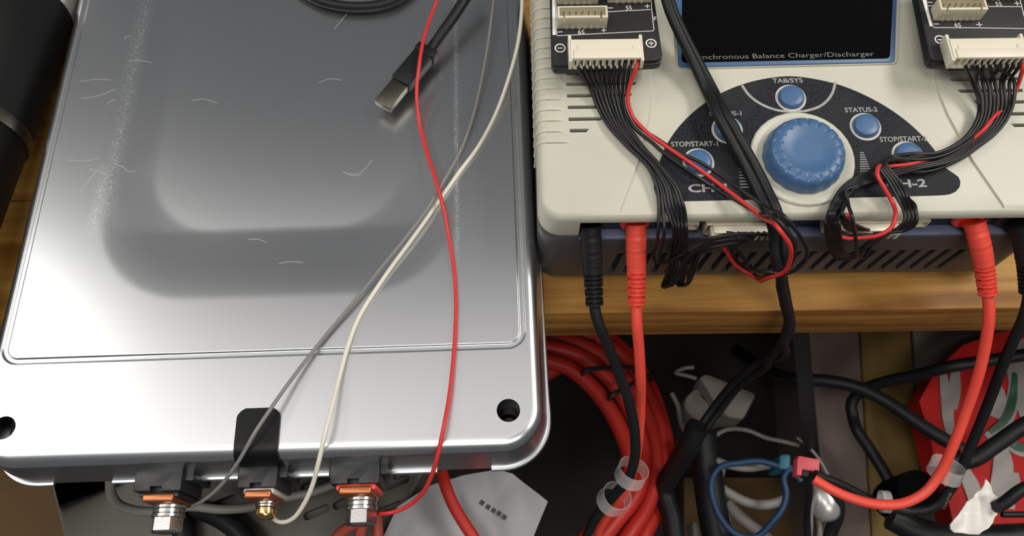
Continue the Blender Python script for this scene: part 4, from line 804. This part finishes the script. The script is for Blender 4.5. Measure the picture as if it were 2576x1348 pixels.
g.loft([[atz(x, y, z) for x, y, z in ((1990+0, 800, -36), (2032, 800, -36), (2032, 800, -60), (1990, 800, -60))], [atz(x, y, z) for x, y, z in ((2028, 1190, -175), (2066, 1190, -175), (2066, 1190, -195), (2028, 1190, -195))]]); tag(g.build('support_bar', 'black'), 'flat black bar leaning left of the mauve board', 'bar')
blob('mauve_board', [(2022, 780), (2158, 780), (2196, 1420), (2075, 1420)], ZS, -182, 'pink', 'mauve grey box standing behind the pink plug', 'box', 1.5, 6)
blob('mustard_board', [(2160, 780), (2289, 780), (2335, 1420), (2198, 1420)], ZS, -182, 'mustard', 'mustard yellow box between the mauve and greige ones', 'box', 2.5, 8)
blob('greige_board', [(2292, 780), (2470, 780), (2480, 1180), (2331, 1290)], ZS, -182, 'greige', 'greige box right of the mustard one', 'box', 1.5, 6)
# red printed bag
c = [(2310, 1010), (2355, 930), (2420, 870), (2500, 840), (2700, 800), (2720, 1420), (2440, 1420), (2400, 1330), (2370, 1200)]
bag, wb = sheet('snack_bag', c, -150, 'bagred', 'red foil bag with white and green swirls behind the right leads', 'bag', 1.3, th=20, seed=9, freq=.05)
def bagprint(L, w, m, nm):
    q = spline([atz(x, y, -150) for x, y in L], 3.0); q = np.array([p+UPV*(wb(p)+.5) for p in q]); g = G(); n_ = len(q); T_ = np.gradient(q, axis=0); lo = []
    for i in range(n_):
        b_ = np.cross(UPV, T_[i]); b_ /= np.linalg.norm(b_)+1e-9; ww = w*.8*(.35+.65*math.sin(math.pi*min(1, max(0, (i+1)/(n_+1))))**.6)/2; e = []
        for s in (-1, -.5, 0, .5, 1): p = q[i]+b_*ww*s; p = np.array([p[0], p[1], -150+wb(p)+(1.7 if 'green' in m else 1.1)]); e.append(p)
        lo.append(e+[x-UPV*1.6 for x in e[::-1]])
    g.loft(lo); g.build(nm, m, bag)
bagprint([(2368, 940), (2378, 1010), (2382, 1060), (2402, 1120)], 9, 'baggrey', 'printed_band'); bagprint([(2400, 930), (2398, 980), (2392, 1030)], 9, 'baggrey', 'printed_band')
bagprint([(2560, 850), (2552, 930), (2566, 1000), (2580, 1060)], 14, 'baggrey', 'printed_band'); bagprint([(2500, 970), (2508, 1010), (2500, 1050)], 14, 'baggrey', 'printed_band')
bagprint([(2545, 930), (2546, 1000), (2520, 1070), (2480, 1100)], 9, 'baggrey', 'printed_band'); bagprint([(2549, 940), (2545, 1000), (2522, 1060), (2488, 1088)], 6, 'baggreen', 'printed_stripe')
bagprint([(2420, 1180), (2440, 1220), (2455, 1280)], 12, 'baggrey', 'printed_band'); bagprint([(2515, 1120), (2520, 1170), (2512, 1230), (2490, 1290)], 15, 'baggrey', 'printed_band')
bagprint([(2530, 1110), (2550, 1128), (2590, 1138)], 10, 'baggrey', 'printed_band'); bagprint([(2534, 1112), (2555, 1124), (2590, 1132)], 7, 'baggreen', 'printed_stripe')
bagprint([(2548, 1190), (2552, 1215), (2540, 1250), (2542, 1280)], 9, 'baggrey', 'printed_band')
cable('black_cable', [(2268, 1290, -150), (2250, 1238, -152), (2220, 1180, -154), (2185, 1125, -156), (2158, 1085, -154), (2145, 1045, -156), (2142, 1015, -154), (2165, 985, -148), (2220, 962, -137), (2300, 945, -122), (2400, 920, -104), (2480, 908, -100), (2580, 892, -96), (2700, 880, -92)], 'rubber', 3.6, 'black cable arching right across the red bag')
cable('black_cable', [(1850, 880, -215), (1905, 915, -185), (1955, 942, -150), (2010, 955, -130), (2080, 958, -130), (2150, 972, -128), (2230, 1010, -124), (2290, 1050, -120), (2350, 1090, -116), (2420, 1130, -112)], 'rubber', 4.0, 'black cable slanting from the dark post down to the right leads')
cable('black_cable', [(2390, 1160, -110), (2440, 1158, -108), (2500, 1122, -104), (2560, 1080, -100), (2680, 1020, -96)], 'rubber', 4.6, 'black cable rising over the red bag to the photo edge')
cable('black_cable', [(2240, 1300, -120), (2300, 1330, -120), (2380, 1350, -118), (2480, 1352, -116), (2600, 1348, -116)], 'rubber', 7.0, 'heavy black cable along the bottom edge at the right')
cable('black_cable', [(2506, 1276, -78), (2530, 1262, -80), (2560, 1238, -82), (2640, 1200, -84)], 'rubber', 3.2, 'black lead ending on the white tissue')
cable('black_cable', [(2520, 1294, -92), (2560, 1294, -92), (2640, 1292, -92)], 'rubber', 1.6, 'thin black lead just below the white tissue corner')
g = G(); g.lathe([(8, 0), (11, 2), (12, 8), (12, 40)], atz(2300, 1240, -130)-UPV*34, UPV, 24); tag(g.build('rubber_stopper', 'pitch'), 'round black stopper between the two right leads', 'stopper')
ts, _ = sheet('tissue', [(2470, 1208), (2490, 1225), (2518, 1272), (2514, 1288), (2480, 1330), (2455, 1346), (2405, 1338), (2386, 1320), (2412, 1285), (2430, 1262), (2446, 1252), (2460, 1236), (2476, 1228)], -84, 'tissue', 'crumpled torn white tissue beside the right black lead', 'tissue', 3.2, seed=3, freq=.22, th=1.)

# ------------------------------------------------------------------ repeats share a group phrase
GROUPS = {'banana_lead': 'banana leads plugged into the charger front', 'clear_sleeve': 'clear tubing rings on the test leads', 'thin_wire': 'thin sense wires across the module lid', 'balance_board': 'balance boards on the charger', 'balance_lead': 'balance leads between boards and charger', 'black_cable': 'loose black cables under the bench', 'grey_lead': 'grey and white leads in the nest under the bench', 'black_lead': 'black leads under the pink plug', 'cable_tag': 'white tags in the lead nest'}
for o in list(bpy.data.objects):
    b_ = o.name.split('.')[0]
    if o.parent is None and b_ in GROUPS: o['group'] = GROUPS[b_]
